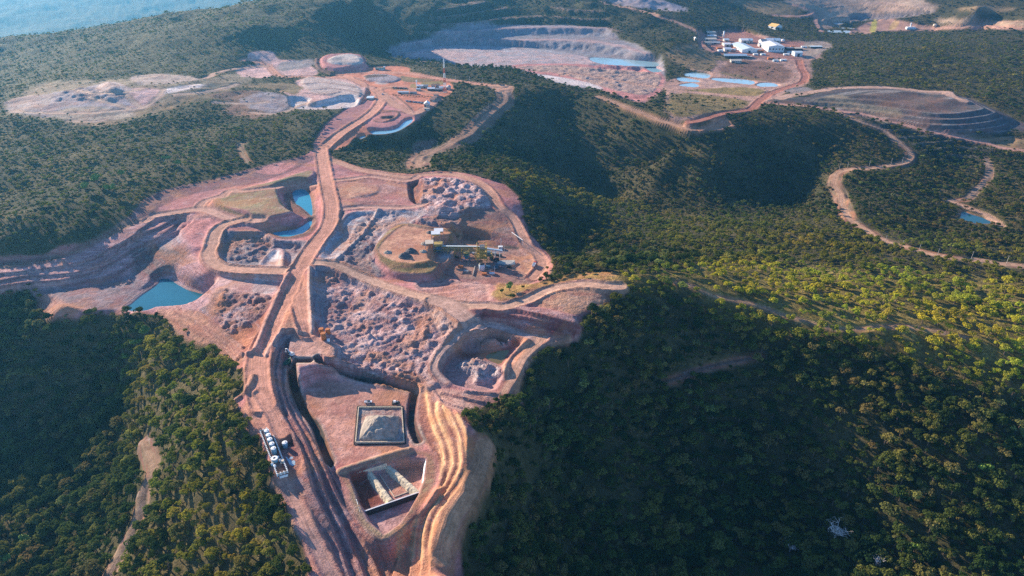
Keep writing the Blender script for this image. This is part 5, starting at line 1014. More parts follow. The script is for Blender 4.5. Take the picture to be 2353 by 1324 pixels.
def conveyor(label, a, b_, w, m1, m2, legs=5, cover=None):
    A_, B_ = Vector(a), Vector(b_); d = B_ - A_; L_ = d.length; t = thing('conveyor', label, 'conveyor', A_); u = d.normalized(); s_ = Vector((-u.y, u.x, 0)).normalized(); o = MB(); n = int(L_ / 3)
    for k_ in (-1, 1):
        e = s_ * (w / 2 * k_); o.beam(e, d + e, .3); o.beam(e + Vector((0, 0, 1.5)), d + e + Vector((0, 0, 1.5)), .3)
        for i in range(n): p0 = u * (L_ * i / n) + e; p1 = u * (L_ * (i + 1) / n) + e; o.beam(p0, p1 + Vector((0, 0, 1.5)), .2); o.beam(p1, p1 + Vector((0, 0, 1.5)), .18)
    o.put('truss', m1, t)
    o = MB(); e = s_ * (w * .42); V = [-e, e, d + e, d - e]; V = [v + Vector((0, 0, .9)) for v in V] + [v + Vector((0, 0, 1.1)) for v in V]; o.add(V, [(0, 3, 2, 1), (4, 5, 6, 7), (0, 1, 5, 4), (2, 3, 7, 6), (1, 2, 6, 5), (0, 4, 7, 3)]).put('belt', M_LINER, t)
    if cover is not None: e = s_ * (w * .5); V = [-e, e, d + e, d - e]; V = [v + Vector((0, 0, 1.75)) for v in V] + [v + Vector((0, 0, 1.95)) for v in V]; MB().add(V, [(0, 3, 2, 1), (4, 5, 6, 7), (0, 1, 5, 4), (2, 3, 7, 6), (1, 2, 6, 5), (0, 4, 7, 3)]).put('cover', cover, t)
    for i in range(legs):
        q = u * (L_ * (i + .7) / (legs + .3)); o = MB(); zb = YZ - A_.z - .5
        for k_ in (-1, 1): o.beam(q + s_ * (w / 2 * k_), (q.x + s_.x * w * .7 * k_, q.y + s_.y * w * .7 * k_, zb), .3)
        o.put('trestle', m1, t)
    return t
def lift(q, z):
    x, y = to_plane(*T('p', q)[0], z); return (float(x), float(y), z)
conveyor('long covered conveyor with white roof from the crusher to the yellow tower', lift('835,318', -3.5), lift('1310,322', 1.5), 1.5, M_YEL, M_GREYM, 5, M_BLUEW)
conveyor('lower yellow return conveyor in front of the white-roofed one', lift('850,352', -7.0), lift('1290,362', -3.0), 2.0, M_YEL, M_YEL, 5)
conveyor('pale blue discharge conveyor running right from the tower', lift('1385,345', -3.0), lift('1575,372', -6.5), 2.4, M_BLUEW, M_BLUEW, 3, M_BLUEW)
conveyor('short dark conveyor dropping to the slab right of the silo', lift('1480,530', -8.0), lift('1600,545', -10.5), 1.6, M_BLUE, M_BLUE, 2)
p = yard('1322,590'); t = thing('silo', 'pale steel silo with dark top in front of the yellow tower', 'silo', p); MB().tube((0, 0, -.4), (0, 0, 6.0), 2.6, n=24).put('shell', M_BLUEW, t, True); MB().tube((0, 0, 6.01), (0, 0, 6.8), 2.65, 1.6, n=24).put('roof', M_LINER, t)
for k_ in range(8): MB().box(2.65 * math.cos(k_ * .785), 2.65 * math.sin(k_ * .785), 0, .12, .3, 6, k_ * .785).put('rib', M_WHITE, t)
for q, lb, sz, mm in (('1505,478', 'dark container beside the concrete slab', (4.5, 2.6, 2.6), M_LINER), ('1440,462', 'second dark container under the blue screen', (3.6, 2.6, 2.6), M_LINER), ('905,318', 'small blue-roofed cabin at the conveyor tail', (3.2, 2.8, 2.6), M_BLUEW), ('1550,330', 'white cabin by the tall lamp pole', (4.0, 2.6, 2.4), M_WHITE), ('1445,640', 'low white cabin near the front of the plant yard', (4.2, 2.0, .9), M_WHITE)):
    t = thing('site_cabin', lb, 'cabin', yard(q), .1); MB().box(0, 0, -.3, sz[0], sz[1], sz[2] + .3).put('body', mm, t); MB().box(0, 0, sz[2] + .02, sz[0] + .3, sz[1] + .3, .15).put('roof', mm, t); MB().box(-sz[0] * .2, -sz[1] / 2 - .05, 0, .9, .08, min(2.0, sz[2] * .8)).put('door', M_GREYM, t)
t = thing('concrete_slab', 'long grey concrete loading slab at the right of the yard', 'slab', yard('1620,500'), .03); MB().box(0, 0, -.3, 16, 9, .45).put('slab', M_CONC, t); MB().box(-7.9, 0, .16, .3, 9, .8).put('kerb', M_CONC, t)
t = thing('concrete_slab', 'grey concrete slab at the foot of the primary crusher', 'slab', yard('850,395'), .1); MB().box(0, 0, -.3, 12, 7, .4).put('slab', M_CONC, t); MB().box(0, 3.6, .12, 12, .3, .6).put('kerb', M_CONC, t)
for q, lb, kind in (('1010,440', 'dark steel skip left of the blue cone crusher', 0), ('1060,560', 'rusty steel skip in the front left of the plant yard', 1), ('1270,430', 'dark generator box left of the screening tower', 0), ('1230,400', 'small grey switch box beside the generator', 2), ('1475,400', 'grey steel tank body right of the blue screen', 2), ('1540,420', 'dark steel skip under the pale blue conveyor end', 0), ('1400,560', 'blue water trailer right of the silo', 3), ('1350,650', 'rusty scrap box in front of the silo', 1), ('1130,620', 'grey cable drum box near the front yard wall', 2), ('1660,560', 'dark spare screen deck right of the slab', 0)):
    t = thing('yard_box', lb, 'box', yard(q), random.uniform(-.4, .4)); mm = (M_LINER, M_RUST, M_GREYM, M_BLUE)[kind]; MB().box(0, 0, -.3, 4.2, 2.2, 2.0).put('body', mm, t); MB().box(0, 0, 1.72, 4.4, 2.4, .12).put('lid', mm, t); MB().box(-1.5, 0, -.25, .3, 2.5, .5).put('skid', M_GREYM, t)
def pole(name, label, p, h, group, arm='cross', r=.16, m=None):
    t = thing(name, label, 'pole', p, random.uniform(-.3, .3), group); MB().tube((0, 0, -.8), (0, 0, h), r, r * .65, n=8).put('post', m or M_POLE, t)
    if arm == 'cross': MB().box(0, 0, h - .9, 2.0, .14, .14).tube((-.85, 0, h - .75), (-.85, 0, h - .4), .08, n=6).tube((.85, 0, h - .75), (.85, 0, h - .4), .08, n=6).put('crossarm', M_GREYM, t)
    elif arm == 'lamp': MB().box(0, 0, h, .5, .5, .9).put('lamp_head', M_WHITE, t)
    else: MB().tube((0, 0, h), (0, 0, h + .4), r * .9, .03, n=8).put('cap', m or M_POLE, t)
    return t
pole('lamp_pole', 'tall lamp pole at the end of the pale blue conveyor', yard('1558,340'), 11, None, 'lamp', .22, M_WHITE)
pole('mast_pole', 'bare grey mast just right of the tall lamp pole', yard('1598,398'), 10, None, 'cap', .22)
pole('mast_pole', 'white end post of the pipe crossing above the yard', yard('1825,332'), 9.5, None, 'cap', .25, M_WHITE)
pole('mast_pole', 'slim post in the front right of the plant yard', yard('1482,652'), 8, None, 'cap', .16, M_WHITE)
pole('mast_pole', 'thin mast behind the white feeder sheds', at_px(*T('p', '750,150')[0]), 7, None, 'cap', .14)
pole('mast_pole', 'thin post left of the tan feeder shed', at_px(*T('p', '635,310')[0]), 5, None, 'cap', .12)
a_, b_ = Vector(lift('1690,128', -3.0)), Vector(lift('1822,222', -3.4)); o = MB().tube((0, 0, 0), b_ - a_, .28, n=8).put('overhead_pipe', M_WHITE); o.location = a_; tag(o, 'white overhead pipe running down to the end post', 'pipe')
a_, b_ = yard('1212,665'), yard('1240,552'); o = MB().box(0, 0, -.3, (b_ - a_).length, .4, 1.6).put('low_wall', M_CONC); o.location = (a_ + b_) / 2; o.rotation_euler = (0, 0, math.atan2((b_ - a_).y, (b_ - a_).x)); tag(o, 'short grey retaining wall left of the silo', 'wall')
# --- vehicles
def wheels(t, pos, r, w=.4):
    for (x_, y_) in pos:
        wh = MB().tube((x_, y_ - w / 2, r), (x_, y_ + w / 2, r), r, n=14).put('wheel', M_TYRE, t); MB().tube((x_, y_ - w / 2 - .02, r), (x_, y_ + w / 2 + .02, r), r * .5, n=10).put('rim', M_GREYM, wh)
def dump_truck(label, p, rz, cab, bed):
    t = thing('dump_truck', label, 'truck', p, rz); MB().box(0, 0, .9, 7.2, 1.0, .35).put('chassis', M_GREYM, t)
    c = MB().box(2.9, 0, 1.2, 1.7, 2.3, 1.9).put('cab', cab, t); MB().box(3.78, 0, 2.1, .06, 2.0, .8).put('windscreen', M_GLASS, c)
    V = [(-3.6, -1.2, 1.3), (1.7, -1.2, 1.3), (1.7, 1.2, 1.3), (-3.6, 1.2, 1.3), (-3.9, -1.35, 2.7), (1.9, -1.35, 2.9), (1.9, 1.35, 2.9), (-3.9, 1.35, 2.7)]; V += [(-3.5, -1.1, 1.5), (1.6, -1.1, 1.5), (1.6, 1.1, 1.5), (-3.5, 1.1, 1.5), (-3.75, -1.22, 2.7), (1.78, -1.22, 2.9), (1.78, 1.22, 2.9), (-3.75, 1.22, 2.7)]
    MB().add(V, [(0, 3, 2, 1), (0, 1, 5, 4), (1, 2, 6, 5), (2, 3, 7, 6), (3, 0, 4, 7), (8, 9, 10, 11), (8, 12, 13, 9), (9, 13, 14, 10), (10, 14, 15, 11), (11, 15, 12, 8), (4, 5, 13, 12), (5, 6, 14, 13), (6, 7, 15, 14), (7, 4, 12, 15)]).put('tipper_bed', bed, t)
    wheels(t, [(2.7, -1.05), (2.7, 1.05), (-1.2, -1.05), (-1.2, 1.05), (-2.6, -1.05), (-2.6, 1.05)], .55); return t
def pickup(label, p, rz, col, group=None, name='pickup_truck'):
    t = thing(name, label, 'pickup', p, rz, group); MB().box(0, 0, .5, 5.0, 1.8, .6).box(1.75, 0, 1.1, 1.3, 1.7, .15).put('body', col, t)
    c = MB(); c.add([(-.5, -.85, 1.1), (1.3, -.85, 1.1), (1.3, .85, 1.1), (-.5, .85, 1.1), (-.3, -.72, 1.75), (.8, -.72, 1.75), (.8, .72, 1.75), (-.3, .72, 1.75)], [(0, 1, 5, 4), (1, 2, 6, 5), (2, 3, 7, 6), (3, 0, 4, 7), (4, 5, 6, 7)]); c.put('cab', M_GLASS, t)
    for s_ in (-.86, .86): MB().box(-1.6, s_, 1.1, 1.8, .08, .4).put('bed_side', col, t)
    wheels(t, [(1.6, -.82), (1.6, .82), (-1.5, -.82), (-1.5, .82)], .38, .26); return t
def excavator(label, p, rz, col):
    t = thing('excavator', label, 'excavator', p, rz)
    for s_ in (-1.15, 1.15): MB().box(0, s_, 0, 4.2, .6, .9).tube((2.1, s_ - .3, .45), (2.1, s_ + .3, .45), .45, n=12).tube((-2.1, s_ - .3, .45), (-2.1, s_ + .3, .45), .45, n=12).put('track', M_TYRE, t)
    MB().box(-.5, 0, 1.1, 3.8, 2.7, 1.3).put('body', col, t); MB().box(-1.9, 0, 2.4, 1.0, 2.4, .5).put('counterweight', M_GREYM, t); MB().box(.9, .8, 1.4, 1.4, 1.1, 1.7).put('cab', M_GLASS, t)
    MB().tube((1.2, -.3, 1.9), (3.6, -.3, 4.4), .35, n=6).tube((3.6, -.3, 4.4), (5.4, -.3, 3.6), .3, n=6).put('boom', col, t); MB().tube((5.4, -.3, 3.6), (5.9, -.3, 1.2), .25, n=6).put('arm', col, t); MB().box(5.7, -.3, .2, 1.0, 1.1, 1.0).put('bucket', M_GREYM, t); return t
excavator('white excavator on the benches left of the turning yard', at_px(*T('x', '575,640')[0]), 2.6, M_WHITE)
dump_truck('green truck on the bench below the white excavator', at_px(*T('x', '520,800')[0]), 1.2, M_GREEN, M_GREEN)
dump_truck('white and red dump truck on the orange plant yard road', yard('1965,545'), 1.3, M_RED, M_WHITE)
dump_truck('dark blue dump truck waiting beside the concrete slab', yard('1500,575'), 1.1, M_BLUE, M_BLUE)
pickup('white pickup parked behind the square stockpile bund', at_px(*S('335,100')), .1, M_WHITE)
pickup('white pickup on the red haul road near the camp', at_px(*T('c', '460,680')[0]), 1.2, M_WHITE)
t = thing('pump_station', 'small white pump station with dark base beside the lined trench', 'pump', at_px(*S('578,100'))); MB().box(0, 0, -.2, 4.4, 3.6, .6).put('base', M_LINER, t); MB().box(-.4, 0, .4, 1.6, 1.3, 1.3).put('pump_body', M_TOP, t); MB().tube((.4, 0, .9), (1.9, .6, .9), .25, n=8).put('pipe', M_BLUEW, t)
# rusty drums
for q, lb, hh in (('1155,215', 'rust-orange steel drum at the back left of the cluster', 4.0), ('1275,215', 'rust-orange steel drum at the back right of the cluster', 3.6), ('1195,330', 'tallest rust-orange steel drum, nearest of the three', 5.2)):
    t = thing('steel_drum', lb, 'drum', at_px(*T('x', q)[0]), 0, 'rusty drums by the turning yard'); MB().tube((0, 0, -.6), (0, 0, hh), 1.8, n=20).put('shell', M_RUST, t, True); MB().tube((0, 0, hh + .01), (0, 0, hh + .25), 1.9, 1.7, n=20).put('lid', M_RUST, t)
t = thing('water_drum', 'small white drum in the shade of the rusty drums', 'drum', at_px(*T('x', '1282,370')[0])); MB().tube((0, 0, -.3), (0, 0, 1.7), 1.1, n=16).put('shell', M_TOP, t, True); MB().tube((0, 0, 1.71), (0, 0, 1.9), 1.0, .5, n=16).put('lid', M_TOP, t)
# --- industrial plant on the far side
def bld(label, q, wpx, hm_, depth, hr, roofm, wallm=None, rz=0.0, along='y', cat='building', name='warehouse', nwin=0, door=True):
    p = at_px(*T('i', q)[0]); w = wpx / 6.92 * mpp(p); p.y += depth / 2; p.z = float(samp(Z, np.array([p.x]), np.array([p.y - depth / 2]))[0])
    return walls_roof(name, label, cat, p, w, depth, hm_, hr, roofm, wallm or M_WALL, rz, along, door, nwin)
bld('big pale double-sloped warehouse in the centre of the far plant', '900,560', 245, 6, 80, 4, M_BLUEW, M_WHITE, .05)
bld('white warehouse with panelled front right of the central one', '1345,555', 245, 12, 60, 3.5, M_WHITE, M_BLUEW, -.05, nwin=5, door=False)
bld('ochre-roofed house alone in the trees above the far plant', '1345,195', 150, 7, 26, 6, M_GOLD, M_WHITE, .5, name='farm_building')
bld('small white two-part shed left of the central warehouse', '565,465', 105, 5, 22, 2, M_WHITE, M_WALL, name='shed', along='x')
bld('small white shed with a dark doorway in front of the two-part shed', '570,545', 100, 5, 16, 3, M_WHITE, M_WALL, name='shed', along='x')
bld('small pale blue shed behind the two-part shed', '553,385', 78, 4, 14, 2, M_BLUEW, M_WALL, name='shed', along='x')
bld('long low pink-roofed office block at the back left of the plant', '310,275', 140, 5, 20, 2, M_CREAM, M_WALL, along='x', name='office_block', nwin=6)
bld('long grey-roofed office block second from the back left', '320,322', 140, 4, 12, 1.5, M_WHITE, M_WALL, along='x', name='office_block', nwin=6)
bld('long cream-roofed office block third from the back left', '297,375', 185, 4, 16, 2, M_CREAM, M_WALL, along='x', name='office_block', nwin=7)
bld('short cream office block with a dark yard in front', '255,430', 95, 4, 10, 2, M_CREAM, M_WALL, along='x', name='office_block', nwin=3)
bld('narrow white carport at the left of the plant yard', '370,420', 145, 3, 7, 1, M_WHITE, M_GREYM, along='x', name='carport')
bld('white shed directly behind the central warehouse', '840,408', 115, 6, 22, 3, M_WHITE, M_WALL, name='shed', along='x')
bld('smaller white shed at the right rear of the central warehouse', '935,408', 60, 6, 20, 3, M_BLUEW, M_WALL, name='shed', along='x')
bld('long white shed behind the panelled warehouse', '1145,470', 150, 5, 14, 2, M_WHITE, M_WALL, along='x', name='shed', nwin=4)
bld('domed dark hangar at the back of the plant', '1145,425', 85, 6, 22, 4, M_GREYM, M_WHITE, name='hangar', along='x')
bld('white hangar between the dark hangar and the last hangar', '1245,405', 115, 5, 22, 4, M_WHITE, M_CREAM, name='hangar', along='x')
bld('pale hangar at the back right of the plant', '1362,405', 100, 5, 22, 4, M_BLUEW, M_WALL, name='hangar', along='x')
bld('long pale blue workshop along the front of the plant', '695,650', 355, 5, 16, 3, M_BLUEW, M_DARK, along='x', name='workshop', nwin=9, door=False)
bld('low dark annexe at the right end of the long workshop', '915,648', 80, 3, 9, 1, M_CREAM, M_DARK, along='x', name='annexe')
bld('small cream canteen in front of the long workshop', '705,722', 165, 4, 14, 2, M_CREAM, M_WALL, along='x', name='canteen', nwin=5)
bld('pale blue cube-like store at the right end of the plant', '1693,622', 122, 8, 20, 2, M_BLUEW, M_BLUEW, name='store', along='x')
bld('tiny white cabin at the far left edge of the plant', '58,372', 34, 5, 10, 2, M_WHITE, M_WALL, name='cabin')
bld('grey open-sided shed right of the panelled warehouse', '1560,520', 110, 4, 16, 1.5, M_GREYM, M_DARK, along='x', name='open_shed')
bld('brownish open-sided shed near the right exit road', '1700,525', 120, 4, 14, 1.5, M_CREAM, M_DARK, along='x', name='open_shed')
bld('low dark reservoir building right of the exit road', '1980,490', 190, 3, 14, .8, M_BLUEW, M_DARK, along='x', name='reservoir_roof', door=False)
for q, lb, w_, h_ in (('500,322', 'slim white stack at the back of the far plant', 2.0, 15), ('1447,372', 'white squat tank at the back right of the far plant', 4.0, 4)):
    t = thing('process_tank', lb, 'tank', at_px(*T('i', q)[0])); MB().tube((0, 0, -1), (0, 0, h_), w_, n=16).put('shell', M_TOP, t, True); MB().tube((0, 0, h_ + .02), (0, 0, h_ + .8), w_ * .9, w_ * .3, n=16).put('roof', M_WHITE, t)
tc_ = None
for i, (q, lb) in enumerate((('660,470', 'rust'), ('700,500', 'rust'), ('650,520', 'white'), ('1060,520', 'white'), ('1100,545', 'rust'), ('1130,600', 'blue'), ('1010,600', 'white'), ('1500,600', 'white'), ('1560,570', 'blue'), ('1600,480', 'rust'), ('1780,480', 'white'), ('1240,660', 'rust'), ('1330,700', 'blue'), ('1450,690', 'white'), ('430,500', 'rust'), ('450,540', 'white'))):
    p = at_px(*T('i', q)[0]); w_ = 9 + 5 * random.random(); t = thing('storage_shed', f'small {dict(rust="rust-coloured", white="white", blue="pale blue")[lb]} flat-roofed store, one of the scattered ones in the far plant', 'store', p, random.uniform(-.2, .2), 'scattered stores in the far plant'); mm = dict(rust=M_RUST, white=M_WHITE, blue=M_BLUEW)[lb]
    MB().box(0, 0, -1, w_, 6, 4).put('body', mm, t); MB().box(0, 0, 3.02, w_ + .6, 6.6, .25).put('roof', mm, t); MB().box(0, -3.05, 0, 2.2, .1, 2.2).put('door', M_DARK, t)
# plant beside the far yellow banks
p = at_px(2092, 66); t = thing('wash_plant', 'small white and blue wash plant among the yellow banks', 'plant', p); MB().box(0, 0, -1, 24, 10, 6).put('hall', M_WHITE, t); MB().box(-9, -6, -1, 12, 6, 4).put('annexe', M_BLUEW, t); MB().box(8, -6, -1, 9, 5, 3.5).put('annexe', M_BLUEW, t); MB().tube((0, 2, 3), (0, 2, 16), 1.6, n=12).put('stack', M_TOP, t)
p = at_px(2148, 60); t = thing('process_tank', 'round pale tank right of the wash plant', 'tank', p); MB().tube((0, 0, -1), (0, 0, 5), 5, n=18).put('shell', M_CREAM, t, True); MB().tube((0, 0, 5.02), (0, 0, 6.5), 5, .8, n=18).put('roof', M_CREAM, t)
# --- camp by the lattice mast
C = lambda q: T('c', q)[0]
p = at_px(*C('1580,640')); hm2 = 66 * mpp(p) / cP * 1.0; t = thing('lattice_mast', 'tall red and white lattice radio mast at the camp corner', 'mast', p)
bands = 7
for k_ in range(bands):
    z0_, z1_ = hm2 * k_ / bands, hm2 * (k_ + 1) / bands; w0, w1 = 4.6 * (1 - .80 * k_ / bands), 4.6 * (1 - .80 * (k_ + 1) / bands); o = MB()
    for a in (-1, 1):
        for b_ in (-1, 1): o.beam((a * w0 / 2, b_ * w0 / 2, z0_), (a * w1 / 2, b_ * w1 / 2, z1_), .34)
    for j in range(3):
        za, zb = z0_ + (z1_ - z0_) * j / 3, z0_ + (z1_ - z0_) * (j + 1) / 3; wa, wb_ = w0 + (w1 - w0) * j / 3, w0 + (w1 - w0) * (j + 1) / 3
        for s_ in (-1, 1): o.beam((-wa / 2, s_ * wa / 2, za), (wb_ / 2, s_ * wb_ / 2, zb), .24); o.beam((wa / 2, s_ * wa / 2, za), (-wb_ / 2, s_ * wb_ / 2, zb), .24); o.beam((s_ * wa / 2, -wa / 2, za), (s_ * wb_ / 2, wb_ / 2, zb), .24)
    o.put('mast_section', M_RED if k_ in (0, 2, 4) else M_TOP, t)
MB().box(0, 0, -1, 6, 6, 1.6).put('footing', M_CONC, t); MB().tube((0, 0, hm2), (0, 0, hm2 + 3), .12, n=6).put('aerial', M_GREYM, t)
def camp(label, q, wpx, h, depth, hr, roofm, wallm=None, along='x', name='camp_building', rz=0.0, nwin=4, door=True):
    p = at_px(*C(q)); w = wpx / 7.789 * mpp(p); p.z = float(samp(Z, np.array([p.x]), np.array([p.y]))[0]); p.y += depth / 2
    return walls_roof(name, label, 'building', p, w, depth, h, hr, roofm, wallm or M_WALL, rz, along, door, nwin)
camp('white camp building with grey windows left of the others', '1130,562', 110, 3, 9, 1.5, M_WHITE); camp('small pale camp hut in front of the left white building', '1100,612', 70, 2.6, 5, 1, M_BLUEW)
camp('dark-fronted camp hall with bright roof', '1330,612', 125, 3, 9, 1.5, M_WHITE, M_DARK); camp('long low camp block joined to the mast end', '1460,620', 120, 2.8, 8, 1.2, M_GREYM, M_DARK); camp('white camp kiosk just left of the mast foot', '1505,590', 60, 3, 7, 1.5, M_WHITE)
camp('brown-roofed hut behind the camp hall', '1365,555', 60, 3, 8, 1.4, M_BROOF); camp('small brown-roofed hut right of the first one', '1445,548', 60, 3, 8, 1.4, M_BROOF); camp('grey hut left of the dark-fronted hall', '1235,560', 70, 3, 8, 1.4, M_GREYM)
camp('round-topped grey shelter immediately right of the mast', '1640,600', 70, 4, 9, 2.5, M_GREYM, along='y'); camp('long white low shed at the left of the camp terrace', '830,665', 190, 2.4, 5, .8, M_BLUEW); camp('narrow grey shed right of the long low shed', '1010,668', 120, 2.2, 4, .8, M_GREYM)
camp('brown slatted shed, upper one of the stepped pair', '1415,722', 80, 2.6, 10, 1, M_BROOF); camp('brown slatted shed, middle one on the camp edge', '1380,772', 85, 2.6, 11, 1, M_BROOF); camp('brown slatted shed, lower one on the camp edge', '1350,805', 85, 2.6, 9, 1, M_BROOF)
camp('round white workshop tent at the yard edge', '1250,900', 95, 4, 10, 3.2, M_TOP, M_WALL, along='y', name='workshop_tent'); camp('low cream-roofed store below the workshop tent', '1250,965', 85, 2.2, 5, .8, M_CREAM)
camp('pale blue flat roof beside the main haul road', '232,775', 115, 2.6, 13, .5, M_BLUEW, M_WALL, name='truck_shelter'); camp('teal building tucked under the round quarry mound', '410,242', 150, 3, 7, 1, M_GREEN, M_BLUEW); camp('tiny white hut on the mound slope', '492,240', 24, 5, 5, 1, M_WHITE, nwin=0)
p = at_px(*C('1072,545')); t = thing('water_tower', 'slim white water tower at the left of the camp', 'tower', p); MB().tube((0, 0, -.5), (0, 0, 8), .7, n=12).put('shaft', M_TOP, t); MB().tube((0, 0, 8), (0, 0, 11.5), 1.3, n=14).put('tank', M_TOP, t)
hp = None
for i, q in enumerate([(650 + 52 * j, 700 + j * 3 + (j % 3) * 2) for j in range(14)] + [(630 + 40 * j, 572 + j * 2) for j in range(7)]):
    p = at_px(*C(f'{q[0]},{q[1]}')); s_ = random.uniform(.55, .8)
    if hp is None: hp = thing('hedge_tree', 'small dark planted tree in the rows across the camp terrace', 'tree', p, 0, 'planted trees across the camp'); link(bpy.data.objects.new('crown', KINDS[5][0]), hp); link(bpy.data.objects.new('trunk', KINDS[5][1]), hp); hp.scale = (s_,) * 3
    else: copy_thing(hp, p, random.uniform(0, 6), s_)
carl = ['white', 'dark', 'white', 'dark', 'red', 'white', 'dark', 'dark', 'white', 'dark']
n_ = 0
for row, (qa, qb, k_, gname) in enumerate((('870,800', '1270,845', 15, 'vehicles parked in the camp yard row'), ('640,560', '900,575', 9, 'vehicles parked in the upper camp row'))):
    a_, b_ = at_px(*C(qa)), at_px(*C(qb)); protos_ = {}
    for i in range(k_):
        p = a_.lerp(b_, (i + .5) / k_); p.z = float(samp(Z, np.array([p.x]), np.array([p.y]))[0]); c_ = carl[(i + row) % 10]; lb = {'white': 'white', 'dark': 'dark blue', 'red': 'red'}[c_] + (' pickup parked in the lower camp yard row' if row == 0 else ' pickup parked in the upper camp yard row')
        if c_ in protos_: copy_thing(protos_[c_], p, 1.5 + random.uniform(-.1, .1))
        else: protos_[c_] = pickup(lb, p, 1.5, {'white': M_WHITE, 'dark': M_BLUE, 'red': M_RED}[c_], gname)
# --- poles along the roads
def pole_line(proto_label, group, pts_, h=9.5):
    first = None
    for q in pts_:
        p = at_px(*q)
        if first is None: first = pole('power_pole', proto_label, p, h, group, r=.20)
        else: copy_thing(first, p, random.uniform(-.4, .4))
pole_line('pale concrete power pole along the shaded valley road', 'power poles along the valley road', T(2, '1045,692 1008,730 975,765 937,800 897,838 855,860 752,962 663,998 577,1045 512,1075'))
pole_line('concrete power pole in the trees behind the camp', 'power poles behind the camp', T(2, '785,545 882,555 967,560 1055,585') + T('c', '1015,262 1235,285 1765,440 2022,455'))
pole_line('concrete power pole along the winding road on the right', 'power poles along the winding road', T(3, '1103,1150 1158,1140 1307,1125 1453,1112 1527,1105') + T(6, '1118,132 1135,198 1412,382 1525,415 1640,440 1765,470 1995,490 2232,522'))
pole_line('concrete power pole beside the red plant road', 'power poles beside the plant road', T('i', '1165,1120 1258,1225 1302,1200 1362,1180 1460,1155 1568,1125 1605,1050 1660,1100'), 10)
pole_line('power pole along the tree edge behind the far plant', 'power poles behind the far plant', T('i', '235,215 322,215 690,190 815,185 885,190 1018,190 1055,285 1178,320 1465,350 1520,190 1710,395 1800,420 1872,415 2065,435 2140,445 2205,450'), 10)
pole_line('power pole by the upper camp road', 'power poles by the upper camp road', T('c', '318,330 385,272 128,370 218,440 65,300'))
# --- single trees that show largest
gi = np.argsort(np.hypot(pts[:, 0], np.hypot(pts[:, 1], CAM_H - pts[:, 2])) / pts[:, 3])
d_ = np.stack([pts[:, 0], pts[:, 1], pts[:, 2] - CAM_H], -1); dep_ = d_[:, 1] * cP - d_[:, 2] * sP; sx_ = W0 / 2 + FPX * d_[:, 0] / dep_; sy_ = H0 / 2 - FPX * (d_[:, 1] * sP + d_[:, 2] * cP) / dep_
ok_ = (sx_ > 5) & (sx_ < W0 - 5) & (sy_ > 5) & (sy_ < H0 - 2); sel = [i for i in gi if ok_[i]][:288]
SHADE = 'in the shaded forest right of the mine'; dl = {}
def tree_label(i, k_):
    x_, y_ = sx_[i], sy_[i]; z_ = 'in the lower left woodland' if x_ < 800 else ('in the dark lower right woodland' if x_ > 1600 else 'in the shaded wood right of the terraces')
    z_ += ' near the bottom edge' if y_ > 1180 else (' high up' if y_ < 1000 else ' midway down')
    kind = ('broad dark green tree', 'tall rounded green tree', 'spreading olive green tree', 'small dense green tree', 'tall open-crowned green tree', 'low bushy green tree')[k_]; return kind + ' ' + z_, 'trees ' + z_
TP = {}
for i in sel:
    k_ = int(RNG.integers(0, 6)); lb, gr = tree_label(i, k_); p = Vector(pts[i, :3]); s_ = float(pts[i, 3])
    if k_ not in TP:
        t = thing('cerrado_tree', lb, 'tree', p, random.uniform(0, 6.28), gr); link(bpy.data.objects.new('crown', KINDS[k_][0]), t); link(bpy.data.objects.new('trunk', KINDS[k_][1]), t); t.scale = (s_,) * 3; TP[k_] = t
    else:
        t = copy_thing(TP[k_], p, random.uniform(0, 6.28), s_, lb); t['group'] = gr
keep = np.ones(len(pts), bool); keep[sel] = False
def special(label, q, size, cm, tm, name='tree', cat='tree'):
    p = at_px(*q); p.z -= .1; t = thing(name, label, cat, p, random.uniform(0, 6)); link(bpy.data.objects.new('crown', cm), t); link(bpy.data.objects.new('trunk', tm), t); t.scale = (size,) * 3
    keep[np.hypot(pts[:, 0] - p.x, pts[:, 1] - p.y) < 3.2 * size] = False; return t
bc = crown_mesh('crown', 40, 3.4, 3.4, 2.4, 11, 60, .7, BRIGHT); bt = trunk_mesh('trunk', 40, 2.4, 3.2, .24, 1.7)
dc = crown_mesh('crown', 41, 3.0, 4.0, 2.6, 9, 34, .34, DEAD); dt = trunk_mesh('trunk', 41, 3.0, 4.2, .3, 2.6, 6, DEAD)
special('pale grey leafless tree in the dark wood at lower right', (1918, 1240), 1.9, dc, dt, 'bare_tree'); special('smaller pale leafless tree left of the big grey one', (1815, 1268), 1.3, dc, dt, 'bare_tree'); special('pale leafless tree near the bottom edge of the dark wood', (2010, 1300), 1.2, dc, dt, 'bare_tree')
for q, sz, lb in (((2100, 1270), 1.3, 'bright yellow-green tree near the bottom edge of the right wood'), ((2260, 1090), 1.5, 'bright green tree in the right-hand wood'), ((335, 775), 1.7, 'big bright green tree at the top of the left wood'), ((318, 800), 1.5, 'bright green tree just left below the biggest one'), ((290, 830), 1.2, 'smaller bright green tree on the left wood slope'),
                  ((60, 1255), 1.5, 'bright green tree at the lower left corner'), ((20, 1290), 1.3, 'bright green tree cut by the left edge'), ((1172, 668), 1.3, 'lone round dark green tree on the golden saddle'), ((225, 425), 2.2, 'large bright green tree in the left gully'), ((255, 445), 1.9, 'bright green tree right of the largest gully tree'), ((200, 440), 1.8, 'bright green tree left of the largest gully tree'), ((385, 375), 1.7, 'bright green tree up the left gully'), ((410, 385), 1.6, 'bright green tree highest up the left gully'), ((280, 410), 1.7, 'bright green tree midway in the left gully')):
    special(lb, q, sz, bc, bt, 'bright_tree')
pts = pts[keep]
